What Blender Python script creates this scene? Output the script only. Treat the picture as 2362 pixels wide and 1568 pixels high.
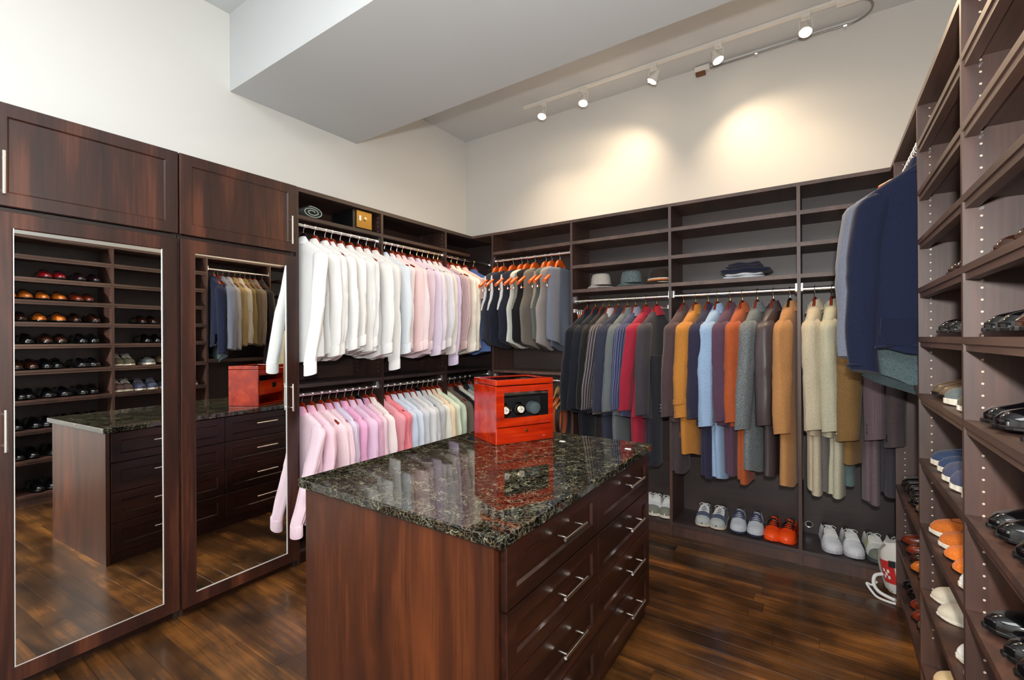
import bpy, math, random
from mathutils import Vector, Matrix

for o in list(bpy.data.objects):
    bpy.data.objects.remove(o)
SC = bpy.context.scene
COL = SC.collection
R = math.radians

# ------------------------------------------------------------------ camera
EYE = Vector((0, 0, 1.3836))
yaw, pit, rol = R(34.1262), R(-0.1195), R(-0.2934)
fx = Vector((-math.sin(yaw), math.cos(yaw), 0)); rx = Vector((math.cos(yaw), math.sin(yaw), 0)); uz = Vector((0, 0, 1))
FW = fx * math.cos(pit) - uz * math.sin(pit)
UP = uz * math.cos(pit) + fx * math.sin(pit)
RT = rx * math.cos(rol) + UP * math.sin(rol)
UP = UP * math.cos(rol) - rx * math.sin(rol)
camd = bpy.data.cameras.new('camera')
cam = bpy.data.objects.new('camera', camd); COL.objects.link(cam)
cam.matrix_world = Matrix(((RT.x, UP.x, -FW.x, EYE.x), (RT.y, UP.y, -FW.y, EYE.y), (RT.z, UP.z, -FW.z, EYE.z), (0, 0, 0, 1)))
camd.sensor_fit = 'HORIZONTAL'; camd.sensor_width = 36; camd.lens = 1056.5 * 36 / 2362
camd.shift_y = (777.68 - 784) / 2362
camd.clip_start = 0.03
SC.camera = cam

# ------------------------------------------------------------------ world, lights, exposure
w = bpy.data.worlds.new('world'); SC.world = w; w.use_nodes = True
w.node_tree.nodes['Background'].inputs[0].default_value = (0.8, 0.9, 1, 1)
w.node_tree.nodes['Background'].inputs[1].default_value = 0.3
SC.view_settings.view_transform = 'Standard'
SC.view_settings.look = 'None'
SC.view_settings.gamma = 1
SC.view_settings.use_curve_mapping = False
SC.view_settings.exposure = 0.0

def light(name, typ, loc, energy, color=(1, 1, 1), **kw):
    d = bpy.data.lights.new(name, typ); d.energy = energy; d.color = color
    o = bpy.data.objects.new(name, d); COL.objects.link(o); o.location = loc
    tgt = kw.pop('target', None)
    for k, v in kw.items():
        setattr(d, k, v)
    if tgt:
        o.rotation_euler = (Vector(tgt) - Vector(loc)).to_track_quat('-Z', 'Y').to_euler()
    return o
# flash on top of the camera, as the shadow edges of the photograph show
light('camera_flash', 'POINT', (0.04, -0.07, 1.61), 145, (1.0, 0.97, 0.94), shadow_soft_size=0.035)
# unseen area fill added high behind the camera to brighten beam and left wall
light('high_fill_light', 'AREA', (-1.15, -0.55, 3.30), 74, (0.93, 0.97, 1.0), shape='RECTANGLE', size=2.2, size_y=1.6, target=(-1.25, -0.15, 0))
LAMPS = [(-1.932, 0), (-1.555, 1), (-1.005, 2), (-0.571, 3), (-0.075, 4)]

# ------------------------------------------------------------------ helpers
def lin(r, g, b):
    f = lambda c: ((c / 255 + 0.055) / 1.055) ** 2.4 if c > 10 else c / 255 / 12.92
    return (f(r), f(g), f(b), 1)

class MB:
    def __init__(s): s.v = []; s.f = []; s.m = []; s.mi = 0; s.u = []
    def add(s, vs, fs):
        n = len(s.v); s.v += [tuple(v) for v in vs]
        for f in fs: s.f.append([i + n for i in f]); s.m.append(s.mi)
        return s
    def box(s, a, b):
        x0, y0, z0 = a; x1, y1, z1 = b
        return s.add([(x0, y0, z0), (x1, y0, z0), (x1, y1, z0), (x0, y1, z0), (x0, y0, z1), (x1, y0, z1), (x1, y1, z1), (x0, y1, z1)],
                     [(0, 3, 2, 1), (4, 5, 6, 7), (0, 1, 5, 4), (1, 2, 6, 5), (2, 3, 7, 6), (3, 0, 4, 7)])
    def hexa(s, p):
        return s.add(p, [(0, 3, 2, 1), (4, 5, 6, 7), (0, 1, 5, 4), (1, 2, 6, 5), (2, 3, 7, 6), (3, 0, 4, 7)])
    def loft(s, rings, c0=True, c1=True, closed=True):
        n = len(rings[0]); vs = [p for r in rings for p in r]; fs = []
        for i in range(len(rings) - 1):
            for j in range(n if closed else n - 1):
                k = (j + 1) % n
                fs.append((i * n + j, i * n + k, (i + 1) * n + k, (i + 1) * n + j))
        if c0: fs.append(tuple(range(n))[::-1])
        if c1: fs.append(tuple((len(rings) - 1) * n + j for j in range(n)))
        return s.add(vs, fs)
    def tube(s, path, r, n=8, caps=True, ry=None):
        path = [Vector(p) for p in path]; rings = []; pv = None
        for i, p in enumerate(path):
            d = (path[min(i + 1, len(path) - 1)] - path[max(i - 1, 0)]).normalized()
            if pv is None:
                a = d.orthogonal().normalized()
            else:
                a = (pv - d * pv.dot(d)).normalized()
            pv = a; b = d.cross(a)
            rr = r[i] if isinstance(r, (list, tuple)) else r
            rings.append([p + (a * math.cos(2 * math.pi * k / n) + b * math.sin(2 * math.pi * k / n)) * rr for k in range(n)])
        return s.loft(rings, caps, caps)
    def lathe(s, prof, c=(0, 0, 0), n=20, sx=1, sy=1, axis='z', c0=False, c1=False):
        rings = []
        for r, z in prof:
            ring = []
            for k in range(n):
                a = 2 * math.pi * k / n; x, y = r * math.cos(a) * sx, r * math.sin(a) * sy
                if axis == 'z': q = (c[0] + x, c[1] + y, c[2] + z)
                elif axis == 'x': q = (c[0] + z, c[1] + x, c[2] + y)
                else: q = (c[0] + y, c[1] + z, c[2] + x)
                ring.append(q)
            rings.append(ring)
        return s.loft(rings, c0, c1)

def mesh(name, mb, mats, smooth=False):
    me = bpy.data.meshes.new(name)
    me.from_pydata(mb.v, [], mb.f)
    if not isinstance(mats, (list, tuple)): mats = [mats]
    for m in mats: me.materials.append(m)
    if len(mats) > 1:
        for p, i in zip(me.polygons, mb.m): p.material_index = i
    if smooth:
        me.polygons.foreach_set('use_smooth', [True] * len(me.polygons))
        me.set_sharp_from_angle(angle=R(55))
    if mb.u and len(mb.u) == len(mb.v):
        at = me.attributes.new('stripe', 'FLOAT', 'POINT'); at.data.foreach_set('value', mb.u)
    me.update()
    return me

ORG = {}
def obj(name, me, parent=None):
    o = bpy.data.objects.new(name, me); COL.objects.link(o)
    if parent: o.parent = parent
    return o
def part(name, mb, mat, parent, smooth=False, label=None, kind=None, bevel=0):
    """part in world coordinates under a thing whose rotation is zero"""
    org = ORG.get(parent.name, (0, 0, 0)) if parent else (0, 0, 0)
    mb.v = [(x - org[0], y - org[1], z - org[2]) for x, y, z in mb.v]
    o = obj(name, mesh(name, mb, mat, smooth), parent)
    ORG[o.name] = org
    if label: o['label'] = label
    if kind: o['kind'] = kind
    if bevel: bev(o, bevel)
    return o
def bev(o, wd, seg=2):
    m = o.modifiers.new('bevel', 'BEVEL'); m.width = wd; m.segments = seg; m.limit_method = 'ANGLE'; m.angle_limit = R(40)
def autosmooth(o, deg=40):
    me = o.data
    me.polygons.foreach_set('use_smooth', [True] * len(me.polygons))
    try: me.set_sharp_from_angle(angle=R(deg))
    except Exception: pass
def thing(name, label, cat, loc=(0, 0, 0), rz=0, group=None):
    o = bpy.data.objects.new(name, None); COL.objects.link(o)
    o.location = loc; o.rotation_euler = (0, 0, rz); o.empty_display_size = 0.1
    o['label'] = label; o['category'] = cat
    if group: o['group'] = group
    ORG[o.name] = loc
    return o
def tag(o, label, cat, group=None):
    o['label'] = label; o['category'] = cat
    if group: o['group'] = group
    return o
def struct(name, mb, mat, parent=None):
    o = part(name, mb, mat, parent)
    if parent is None: o['kind'] = 'structure'
    return o
ORD = 'first second third fourth fifth sixth seventh eighth ninth tenth eleventh twelfth thirteenth fourteenth fifteenth sixteenth seventeenth eighteenth nineteenth twentieth twenty-first twenty-second twenty-third twenty-fourth twenty-fifth twenty-sixth'.split()

# ------------------------------------------------------------------ materials
def newmat(name):
    m = bpy.data.materials.new(name); m.use_nodes = True
    nt = m.node_tree; b = nt.nodes['Principled BSDF']
    return m, nt, b
def N(nt, t, **kw):
    n = nt.nodes.new(t)
    for k, v in kw.items():
        if k.startswith('i_'):
            n.inputs[int(k[2:]) if k[2:].isdigit() else k[2:]].default_value = v
        else: setattr(n, k, v)
    return n
def ramp(nt, stops):
    n = nt.nodes.new('ShaderNodeValToRGB'); cr = n.color_ramp
    while len(cr.elements) < len(stops): cr.elements.new(0.5)
    for e, (p, c) in zip(cr.elements, stops): e.position = p; e.color = c
    return n
def plain(name, col, rough=0.5, metal=0, spec=0.5, coat=0, emit=None, es=0, sheen=0):
    m, nt, b = newmat(name)
    b.inputs['Base Color'].default_value = col; b.inputs['Roughness'].default_value = rough
    b.inputs['Metallic'].default_value = metal; b.inputs['Specular IOR Level'].default_value = spec
    b.inputs['Coat Weight'].default_value = coat; b.inputs['Coat Roughness'].default_value = 0.03
    if sheen: b.inputs['Sheen Weight'].default_value = sheen
    if emit: b.inputs['Emission Color'].default_value = emit; b.inputs['Emission Strength'].default_value = es
    return m
def wood(name, c1, c2, c3, axis='z', rough=0.33, sc=1.0, spec=0.5, coat=0.0, info=False):
    m, nt, b = newmat(name)
    tc = N(nt, 'ShaderNodeTexCoord' if not info else 'ShaderNodeNewGeometry')
    src = tc.outputs['Object' if not info else 'Position']
    mp = N(nt, 'ShaderNodeMapping'); s = [7 * sc] * 3; s['xyz'.index(axis)] = 0.9 * sc; mp.inputs['Scale'].default_value = s
    if info:
        oi = N(nt, 'ShaderNodeObjectInfo'); mu = N(nt, 'ShaderNodeVectorMath', operation='SCALE'); cb = N(nt, 'ShaderNodeCombineXYZ')
        nt.links.new(oi.outputs['Random'], cb.inputs[0]); nt.links.new(oi.outputs['Random'], cb.inputs[2])
        nt.links.new(cb.outputs[0], mu.inputs[0]); mu.inputs['Scale'].default_value = 0.25
        ad = N(nt, 'ShaderNodeVectorMath', operation='ADD'); nt.links.new(src, ad.inputs[0]); nt.links.new(mu.outputs[0], ad.inputs[1]); src = ad.outputs[0]
    nt.links.new(src, mp.inputs[0])
    n1 = N(nt, 'ShaderNodeTexNoise'); n1.inputs['Scale'].default_value = 1.0; n1.inputs['Detail'].default_value = 5; n1.inputs['Distortion'].default_value = 0.8
    nt.links.new(mp.outputs[0], n1.inputs['Vector'])
    mp2 = N(nt, 'ShaderNodeMapping'); s2 = [90 * sc] * 3; s2['xyz'.index(axis)] = 3.5 * sc; mp2.inputs['Scale'].default_value = s2
    nt.links.new(src, mp2.inputs[0])
    n2 = N(nt, 'ShaderNodeTexNoise'); n2.inputs['Scale'].default_value = 1.0; n2.inputs['Detail'].default_value = 3
    nt.links.new(mp2.outputs[0], n2.inputs['Vector'])
    mx = N(nt, 'ShaderNodeMath', operation='MULTIPLY_ADD'); mx.inputs[1].default_value = 0.28
    nt.links.new(n2.outputs[0], mx.inputs[0]); 
    m3 = N(nt, 'ShaderNodeMath', operation='MULTIPLY'); m3.inputs[1].default_value = 0.78; nt.links.new(n1.outputs[0], m3.inputs[0])
    nt.links.new(m3.outputs[0], mx.inputs[2])
    rp = ramp(nt, [(0.36, c1), (0.54, c2), (0.72, c3)]); nt.links.new(mx.outputs[0], rp.inputs[0])
    nt.links.new(rp.outputs[0], b.inputs['Base Color'])
    b.inputs['Roughness'].default_value = rough; b.inputs['Specular IOR Level'].default_value = spec; b.inputs['Coat Weight'].default_value = coat
    b.inputs['Coat Roughness'].default_value = 0.08
    bp = N(nt, 'ShaderNodeBump'); bp.inputs['Strength'].default_value = 0.08; bp.inputs['Distance'].default_value = 0.002
    nt.links.new(n2.outputs[0], bp.inputs['Height']); nt.links.new(bp.outputs[0], b.inputs['Normal'])
    return m, nt, b, rp
D1, D2, D3 = lin(28, 13, 10), lin(54, 26, 18), lin(92, 50, 32)
W_DOOR = wood('espresso_door', D1, D2, D3, 'z', 0.38, 1.0, 0.6)[0]
W_DRAW = wood('espresso_drawer', lin(24, 11, 8), lin(42, 20, 14), lin(66, 34, 22), 'y', 0.3)[0]
W_END = wood('espresso_end_lit', lin(44, 19, 9), lin(70, 33, 15), lin(102, 52, 24), 'z', 0.38, 1.3)[0]  # same espresso wood, made lighter to paint in the light on the end
W_BACK = wood('espresso_back', lin(36, 26, 27), lin(50, 37, 36), lin(66, 48, 44), 'x', 0.48, 1.0, 1.0)[0]  # greyed brown: the flash's reflection is put into the colour
W_PART = wood('espresso_partition_bounce', lin(46, 25, 19), lin(70, 42, 32), lin(96, 60, 43), 'z', 0.5, 1.0, 1.0)[0]  # redder brown: warm bounce from the floor is put into the colour
W_EDGE = wood('espresso_edge_lit', lin(66, 45, 37), lin(86, 62, 52), lin(106, 80, 66), 'y', 0.5, 1.0, 0.8)[0]  # lighter copy of the wood: flash light on shelf edges painted in
W_LEFT = wood('espresso_left', lin(34, 22, 20), lin(50, 32, 27), lin(70, 46, 36), 'y', 0.5, 1.0, 0.6)[0]
FLOORM, fnt, fb, frp = wood('stained_oak_floor', lin(42, 27, 16), lin(82, 54, 29), lin(128, 86, 44), 'x', 0.27, 0.9, 0.5, 0.1, info=True)
# blotchy stain
n = N(fnt, 'ShaderNodeTexNoise'); n.inputs['Scale'].default_value = 3.2; n.inputs['Detail'].default_value = 4
g = N(fnt, 'ShaderNodeNewGeometry'); fnt.links.new(g.outputs['Position'], n.inputs['Vector'])
rr = ramp(fnt, [(0.36, (0.42, 0.40, 0.40, 1)), (0.66, (1.45, 1.32, 1.1, 1))]); fnt.links.new(n.outputs[0], rr.inputs[0])
mxn = N(fnt, 'ShaderNodeMix', data_type='RGBA', blend_type='MULTIPLY'); mxn.inputs[0].default_value = 1
fnt.links.new(frp.outputs[0], mxn.inputs[6]); fnt.links.new(rr.outputs[0], mxn.inputs[7]); fnt.links.new(mxn.outputs[2], fb.inputs['Base Color'])

def paint(name, col, rough=0.75):
    m, nt, b = newmat(name)
    n = N(nt, 'ShaderNodeTexNoise'); n.inputs['Scale'].default_value = 220; n.inputs['Detail'].default_value = 2
    g = N(nt, 'ShaderNodeNewGeometry'); nt.links.new(g.outputs['Position'], n.inputs['Vector'])
    bp = N(nt, 'ShaderNodeBump'); bp.inputs['Strength'].default_value = 0.06; bp.inputs['Distance'].default_value = 0.001
    nt.links.new(n.outputs[0], bp.inputs['Height']); nt.links.new(bp.outputs[0], b.inputs['Normal'])
    b.inputs['Base Color'].default_value = col; b.inputs['Roughness'].default_value = rough; b.inputs['Specular IOR Level'].default_value = 0.25
    return m
WALL = paint('wall_paint', (0.70, 0.70, 0.675, 1)); CEIL = paint('ceiling_paint', (0.62, 0.65, 0.665, 1))
CHROME = plain('chrome', (0.9, 0.9, 0.9, 1), 0.24, 1); STEEL = plain('brushed_nickel', (0.82, 0.80, 0.76, 1), 0.22, 1)
BRASS = plain('brass', lin(150, 118, 60), 0.38, 1); GOLDHOOK = plain('gold_hook', lin(225, 200, 130), 0.2, 1)
MIRROR = plain('mirror_glass', (0.90, 0.92, 0.91, 1), 0.0, 1); SILVER = plain('silver_trim', (0.85, 0.87, 0.86, 1), 0.3, 0.4)
BLACK = plain('black_plastic', lin(14, 14, 16), 0.4); WHITEP = plain('white_enamel', lin(232, 230, 224), 0.35)
HOLE = plain('pin_hole_sleeve', lin(214, 200, 178), 0.4)
HW_RED = plain('cherry_hanger', lin(128, 40, 18), 0.25, coat=0.6); HW_OR = plain('orange_cedar_hanger', lin(222, 92, 26), 0.3, coat=0.4)
HW_BLK = plain('black_hanger', lin(18, 15, 16), 0.3); HW_NAT = plain('natural_wood_hanger', lin(196, 152, 98), 0.4)

def granite():
    m, nt, b = newmat('granite')
    tc = N(nt, 'ShaderNodeTexCoord')
    nz = N(nt, 'ShaderNodeTexNoise'); nz.inputs['Scale'].default_value = 14; nz.inputs['Detail'].default_value = 4
    nt.links.new(tc.outputs['Object'], nz.inputs['Vector'])
    mixv = N(nt, 'ShaderNodeMix', data_type='RGBA', blend_type='ADD'); mixv.inputs[0].default_value = 0.12
    nt.links.new(tc.outputs['Object'], mixv.inputs[6]); nt.links.new(nz.outputs['Color'], mixv.inputs[7])
    v = N(nt, 'ShaderNodeTexVoronoi', feature='DISTANCE_TO_EDGE'); v.inputs['Scale'].default_value = 58
    nt.links.new(mixv.outputs[2], v.inputs['Vector'])
    r1 = ramp(nt, [(0.0, lin(112, 112, 98)), (0.05, lin(66, 64, 54)), (0.13, lin(30, 28, 26)), (0.3, lin(14, 15, 16))]); nt.links.new(v.outputs['Distance'], r1.inputs[0])
    v2 = N(nt, 'ShaderNodeTexVoronoi'); v2.inputs['Scale'].default_value = 33; nt.links.new(mixv.outputs[2], v2.inputs['Vector'])
    r2 = ramp(nt, [(0.0, (0.35, 0.33, 0.32, 1)), (0.3, (1.0, 0.82, 0.62, 1)), (0.55, (0.45, 0.45, 0.45, 1)), (0.8, (1.3, 1.35, 1.2, 1)), (1, (2.0, 2.0, 1.7, 1))])
    sp = N(nt, 'ShaderNodeSeparateColor'); nt.links.new(v2.outputs['Color'], sp.inputs[0]); nt.links.new(sp.outputs[0], r2.inputs[0])
    mx = N(nt, 'ShaderNodeMix', data_type='RGBA', blend_type='MULTIPLY'); mx.inputs[0].default_value = 1
    nt.links.new(r1.outputs[0], mx.inputs[6]); nt.links.new(r2.outputs[0], mx.inputs[7])
    nt.links.new(mx.outputs[2], b.inputs['Base Color'])
    b.inputs['Roughness'].default_value = 0.04; b.inputs['Specular IOR Level'].default_value = 0.75
    return m
GRANITE = granite()
LACQ, lnt, lb, lrp = wood('red_lacquer', lin(130, 22, 6), lin(176, 38, 9), lin(208, 62, 14), 'x', 0.06, 1.6, 0.6, 0.5)
GLASS, gnt, gb = newmat('glass'); gb.inputs['Transmission Weight'].default_value = 1; gb.inputs['Roughness'].default_value = 0; gb.inputs['IOR'].default_value = 1.3

TH, tnt, tb_ = newmat('thin_glass')
tr = N(tnt, 'ShaderNodeBsdfTransparent'); gl = N(tnt, 'ShaderNodeBsdfGlossy'); gl.inputs['Roughness'].default_value = .02
fr_ = N(tnt, 'ShaderNodeFresnel'); fr_.inputs[0].default_value = 1.45; ms_ = N(tnt, 'ShaderNodeMixShader')
tnt.links.new(fr_.outputs[0], ms_.inputs[0]); tnt.links.new(tr.outputs[0], ms_.inputs[1]); tnt.links.new(gl.outputs[0], ms_.inputs[2])
tnt.links.new(ms_.outputs[0], [q for q in tnt.nodes if q.type == 'OUTPUT_MATERIAL'][0].inputs[0])
GLASS = TH
_fab = {}
def fabric(col, stripe=None, sscale=60, sw=0.25, tweed=0.18, rough=0.9, axis='xy'):
    key = (col, stripe, sscale, sw, tweed, axis)
    if key in _fab: return _fab[key]
    m, nt, b = newmat('fabric_%d_%d_%d' % col)
    tc = N(nt, 'ShaderNodeTexCoord')
    nz = N(nt, 'ShaderNodeTexNoise'); nz.inputs['Scale'].default_value = 260; nz.inputs['Detail'].default_value = 2
    nt.links.new(tc.outputs['Object'], nz.inputs['Vector'])
    c = lin(*col); lo = tuple(x * (1 - tweed) for x in c[:3]) + (1,); hi = tuple(min(1, x * (1 + tweed)) for x in c[:3]) + (1,)
    rp = ramp(nt, [(0.35, lo), (0.65, hi)]); nt.links.new(nz.outputs[0], rp.inputs[0])
    out = rp.outputs[0]
    if stripe:
        ad = N(nt, 'ShaderNodeAttribute'); ad.attribute_name = 'stripe'
        mu = N(nt, 'ShaderNodeMath', operation='MULTIPLY'); mu.inputs[1].default_value = sscale; nt.links.new(ad.outputs['Fac'], mu.inputs[0])
        fr = N(nt, 'ShaderNodeMath', operation='FRACT'); nt.links.new(mu.outputs[0], fr.inputs[0])
        lt = N(nt, 'ShaderNodeMath', operation='LESS_THAN'); lt.inputs[1].default_value = sw; nt.links.new(fr.outputs[0], lt.inputs[0])
        mx = N(nt, 'ShaderNodeMix', data_type='RGBA'); nt.links.new(lt.outputs[0], mx.inputs[0])
        nt.links.new(out, mx.inputs[6]); mx.inputs[7].default_value = lin(*stripe); out = mx.outputs[2]
    nt.links.new(out, b.inputs['Base Color'])
    b.inputs['Roughness'].default_value = rough; b.inputs['Specular IOR Level'].default_value = 0.2; b.inputs['Sheen Weight'].default_value = 0.15
    bp = N(nt, 'ShaderNodeBump'); bp.inputs['Strength'].default_value = 0.12; bp.inputs['Distance'].default_value = 0.001
    nt.links.new(nz.outputs[0], bp.inputs['Height']); nt.links.new(bp.outputs[0], b.inputs['Normal'])
    _fab[key] = m
    return m

# ------------------------------------------------------------------ dimensions (metres; camera stands over the origin)
WLX, WRX, WBY, WFY, CZ = -3.0, 0.646, 3.60, -2.2, 3.38
XL, YB, XR, ZT = -2.661, 3.276, 0.316, 2.320

# ------------------------------------------------------------------ room shell
floor = struct('floor', MB().box((WLX - .1, WFY - .1, -.12), (WRX + .1, WBY + .1, -.012)), plain('subfloor', lin(22, 12, 8), 0.8))
struct('ceiling', MB().box((WLX - .1, WFY - .1, CZ), (WRX + .1, WBY + .1, CZ + .1)), CEIL)
struct('wall_left', MB().box((WLX - .1, WFY - .1, -.12), (WLX, WBY + .1, CZ)), WALL)
struct('wall_right', MB().box((WRX, WFY - .1, -.12), (WRX + .1, WBY + .1, CZ)), WALL)
struct('wall_back', MB().box((WLX, WBY, -.12), (WRX, WBY + .1, CZ)), WALL)
struct('wall_front', MB().box((WLX, WFY - .1, -.12), (WRX, WFY, CZ)), WALL)
struct('ceiling_beam', MB().box((WLX, 1.356, 2.905), (WRX, 2.277, CZ)), CEIL)

rnd = random.Random(5)
PW = 0.0875
lens = [0.9, 1.25, 1.55, 1.9]
pm = {}
for L in lens:
    mb = MB(); e = 0.0005; b_ = 0.0004
    x0, x1, y0, y1 = e, L - e, e, PW - e
    mb.add([(x0, y0, -.012), (x1, y0, -.012), (x1, y1, -.012), (x0, y1, -.012), (x0, y0, -b_), (x1, y0, -b_), (x1, y1, -b_), (x0, y1, -b_),
            (x0 + b_, y0 + b_, 0), (x1 - b_, y0 + b_, 0), (x1 - b_, y1 - b_, 0), (x0 + b_, y1 - b_, 0)],
           [(0, 1, 5, 4), (1, 2, 6, 5), (2, 3, 7, 6), (3, 0, 4, 7), (4, 5, 9, 8), (5, 6, 10, 9), (6, 7, 11, 10), (7, 4, 8, 11), (8, 9, 10, 11)])
    pm[L] = mesh('floorboard', mb, FLOORM)
y = WFY
while y < WBY:
    x = WLX - rnd.uniform(0, 1.0)
    while x < WRX:
        L = rnd.choice(lens)
        o = obj('floorboard', pm[L], floor); o.location = (x, y, 0)
        x += L
    y += PW

# ------------------------------------------------------------------ cabinetry helpers
PT = 0.019   # partition thickness
def holes(parent, face, const, rows, z0, z1, sgn, name='shelf_pin_holes', r=0.0033):
    """dots on a partition face. face 'x': plane x=const, rows are y values; face 'y': plane y=const, rows are x"""
    mb = MB(); z = z0
    while z < z1:
        for q in rows:
            pts = []
            for k in range(6):
                a = math.pi * k / 3; u, v_ = q + r * math.cos(a), z + r * math.sin(a)
                pts.append((const + sgn * .0006, u, v_) if face == 'x' else (u, const + sgn * .0006, v_))
            mb.add(pts, [tuple(range(6))])
        z += 0.032
    part(name, mb, HOLE, parent, kind='stuff')
def rail(parent, p0, p1, r=0.013, name='hanging_rod'):
    o = part(name, MB().tube([p0, p1], r, 14), CHROME, parent, smooth=True)
    d = (Vector(p1) - Vector(p0)).normalized()
    for p, s in ((Vector(p0), 1), (Vector(p1), -1)):
        c = p + d * s * .001
        part('rod_socket', MB().loft([[tuple(c + d * s * e + Vector((q[1] if abs(d.y) > .5 else 0, q[1] if abs(d.x) > .5 else 0, q[0]))) for q in ((-.024, -.012), (-.024, .012), (-.012, .024), (.036, .016), (.044, 0), (.036, -.016), (-.012, -.024))] for e in (0, .009)]), CHROME, o)
    return o
def shaker(u0, u1, v0, v1, fr, depth, th, f, fill=True, cham=.006):
    """front with a recessed panel; f maps (u, v, out) to the world"""
    mb = MB()
    def ring(a, e): return [f(u0 + a, v0 + a, e), f(u1 - a, v0 + a, e), f(u1 - a, v1 - a, e), f(u0 + a, v1 - a, e)]
    rings = [ring(0, -th), ring(0, -.002), ring(.002, 0), ring(fr - cham, 0), ring(fr, -depth)]
    if not fill: rings += [ring(fr, -th)]
    mb.loft(rings, c0=fill, c1=fill)
    if not fill:
        n = len(rings) - 1
        mb.add(rings[0] + rings[-1], [(0, 4, 5, 1), (1, 5, 6, 2), (2, 6, 7, 3), (3, 7, 4, 0)])
    return mb
def bar_handle(p0, p1, out, r=.0055, off=.035, inset=.02):
    p0, p1, out = Vector(p0), Vector(p1), Vector(out); d = (p1 - p0).normalized()
    mb = MB().tube([p0, p1], r, 10)
    for q in (p0 + d * inset, p1 - d * inset): mb.tube([q - out * off, q], r * .75, 8)
    return mb

# ------------------------------------------------------------------ mirrored wardrobes on the left wall
def wardrobe(label, y0, y1, ms, plane, hy, hside, kickdark):
    X1, a, t, yc = plane
    def f(u, v, e): return (X1 - a * (u - yc) - t * (v - 1.0) + e, u, v)
    def f2(u, v, e): return (-2.643 + e, u, v)
    T = thing('mirrored_wardrobe', label, 'wardrobe', (-2.83, (y0 + y1) / 2, 0))
    mb = MB().box((WLX, y0, 0.0), (-2.672, y0 + PT, ZT)).box((WLX, y1 - PT, 0.0), (-2.672, y1, ZT))
    mb.box((WLX, y0, ZT - PT), (-2.672, y1, ZT)).box((WLX, y0 + PT, .06), (-2.672, y1 - PT, .08)).box((WLX, y0 + PT, .08), (WLX + .008, y1 - PT, ZT - PT)).box((WLX, y0 + PT, 1.89), (-2.672, y1 - PT, 1.91))
    part('carcass', mb, W_LEFT, T)
    part('toe_kick', MB().box((-2.70, y0, 0), (-2.685, y1, .058)), W_DRAW, T)
    d = part('door', shaker(y0 + .002, y1 - .002, .045, 1.888, .067, .006, .02, f, fill=False), W_DOOR, T)
    m0, m1, z0, z1 = ms
    m = part('mirror', MB().hexa([f(m0, z0, -.010), f(m0, z0, -.0045), f(m1, z0, -.0045), f(m1, z0, -.010), f(m0, z1, -.010), f(m0, z1, -.0045), f(m1, z1, -.0045), f(m1, z1, -.010)]), MIRROR, d)
    mb = MB(); e0, e1, q = -.0045, -.001, .003
    for (a0, a1, b0, b1) in ((m0, m0 + q, z0, z1), (m1 - q, m1, z0, z1), (m0 + q, m1 - q, z0, z0 + q), (m0 + q, m1 - q, z1 - q, z1)):
        mb.hexa([f(a0, b0, e0), f(a0, b0, e1), f(a1, b0, e1), f(a1, b0, e0), f(a0, b1, e0), f(a0, b1, e1), f(a1, b1, e1), f(a1, b1, e0)])
    part('mirror_trim', mb, SILVER, d)
    part('handle', bar_handle(f(hy, .957, .038), f(hy, 1.119, .038), (1, 0, 0)), STEEL, d, smooth=True)
    ud = part('upper_door', shaker(y0 + .002, y1 - .002, 1.912, ZT - .004, .058, .006, .02, f2), W_DOOR, T)
    part('handle', bar_handle(f2(hy, 1.951, .038), f2(hy, 2.117, .038), (1, 0, 0)), STEEL, ud, smooth=True)
    return T
TA = math.tan(R(2.1257)); TB = math.tan(R(1.0773))
wardrobe('dark brown wardrobe whose tall mirror shows rows of shoes', 0.323, 0.955, (.390, .888, .106, 1.829), (-2.6358, TA, math.tan(R(.2705)), .7), .364, -1, 0)
wardrobe('dark brown wardrobe whose tall mirror shows a red box and hanging jackets', 0.958, 1.574, (1.006, 1.507, .107, 1.830), (-2.6407, TB, math.tan(R(.1099)), 1.4), 1.524, 1, 0)

# ------------------------------------------------------------------ open hanging unit, left wall
T = thing('hanging_closet', 'dark open closet along the left wall with two rods of shirts', 'closet', (-2.83, 2.5, 0))
for i, yy in enumerate((1.576, 2.232, 2.917)):
    p = part('partition', MB().box((WLX + .006, yy, 0), (XL, yy + PT, ZT - .026)), W_LEFT, T)
    if i: holes(p, 'y', yy, (XL - .037, WLX + .06), 1.15, 2.29, -1)
part('top_panel', MB().box((WLX, 1.576, ZT - .026), (XL, WBY, ZT)), W_LEFT, T)
part('back_panel', MB().box((WLX, 1.576, 0.0), (WLX + .006, WBY, ZT - .026)), W_LEFT, T)
for y0, y1 in ((1.595, 2.232), (2.251, 2.917), (2.936, 3.25)):
    part('shelf', MB().box((WLX + .006, y0, 2.128), (XL + .0, y1, 2.150)), W_LEFT, T)
for y0, y1 in ((1.595, 2.232), (2.251, 2.917), (2.936, 3.59)):
    part('middle_shelf', MB().box((WLX + .006, y0, 1.083), (XL, y1, 1.105)), W_BACK, T)
    part('bottom_shelf', MB().box((WLX + .006, y0, .075), (XL, y1, .095)), W_LEFT, T)
    rail(T, (-2.70, y0, 2.10), (-2.70, y1, 2.10)); rail(T, (-2.73, y0, 1.034), (-2.73, y1, 1.034))
part('toe_kick', MB().box((-2.69, 1.595, 0), (-2.675, 3.27, .075)), W_DRAW, T)

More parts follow.
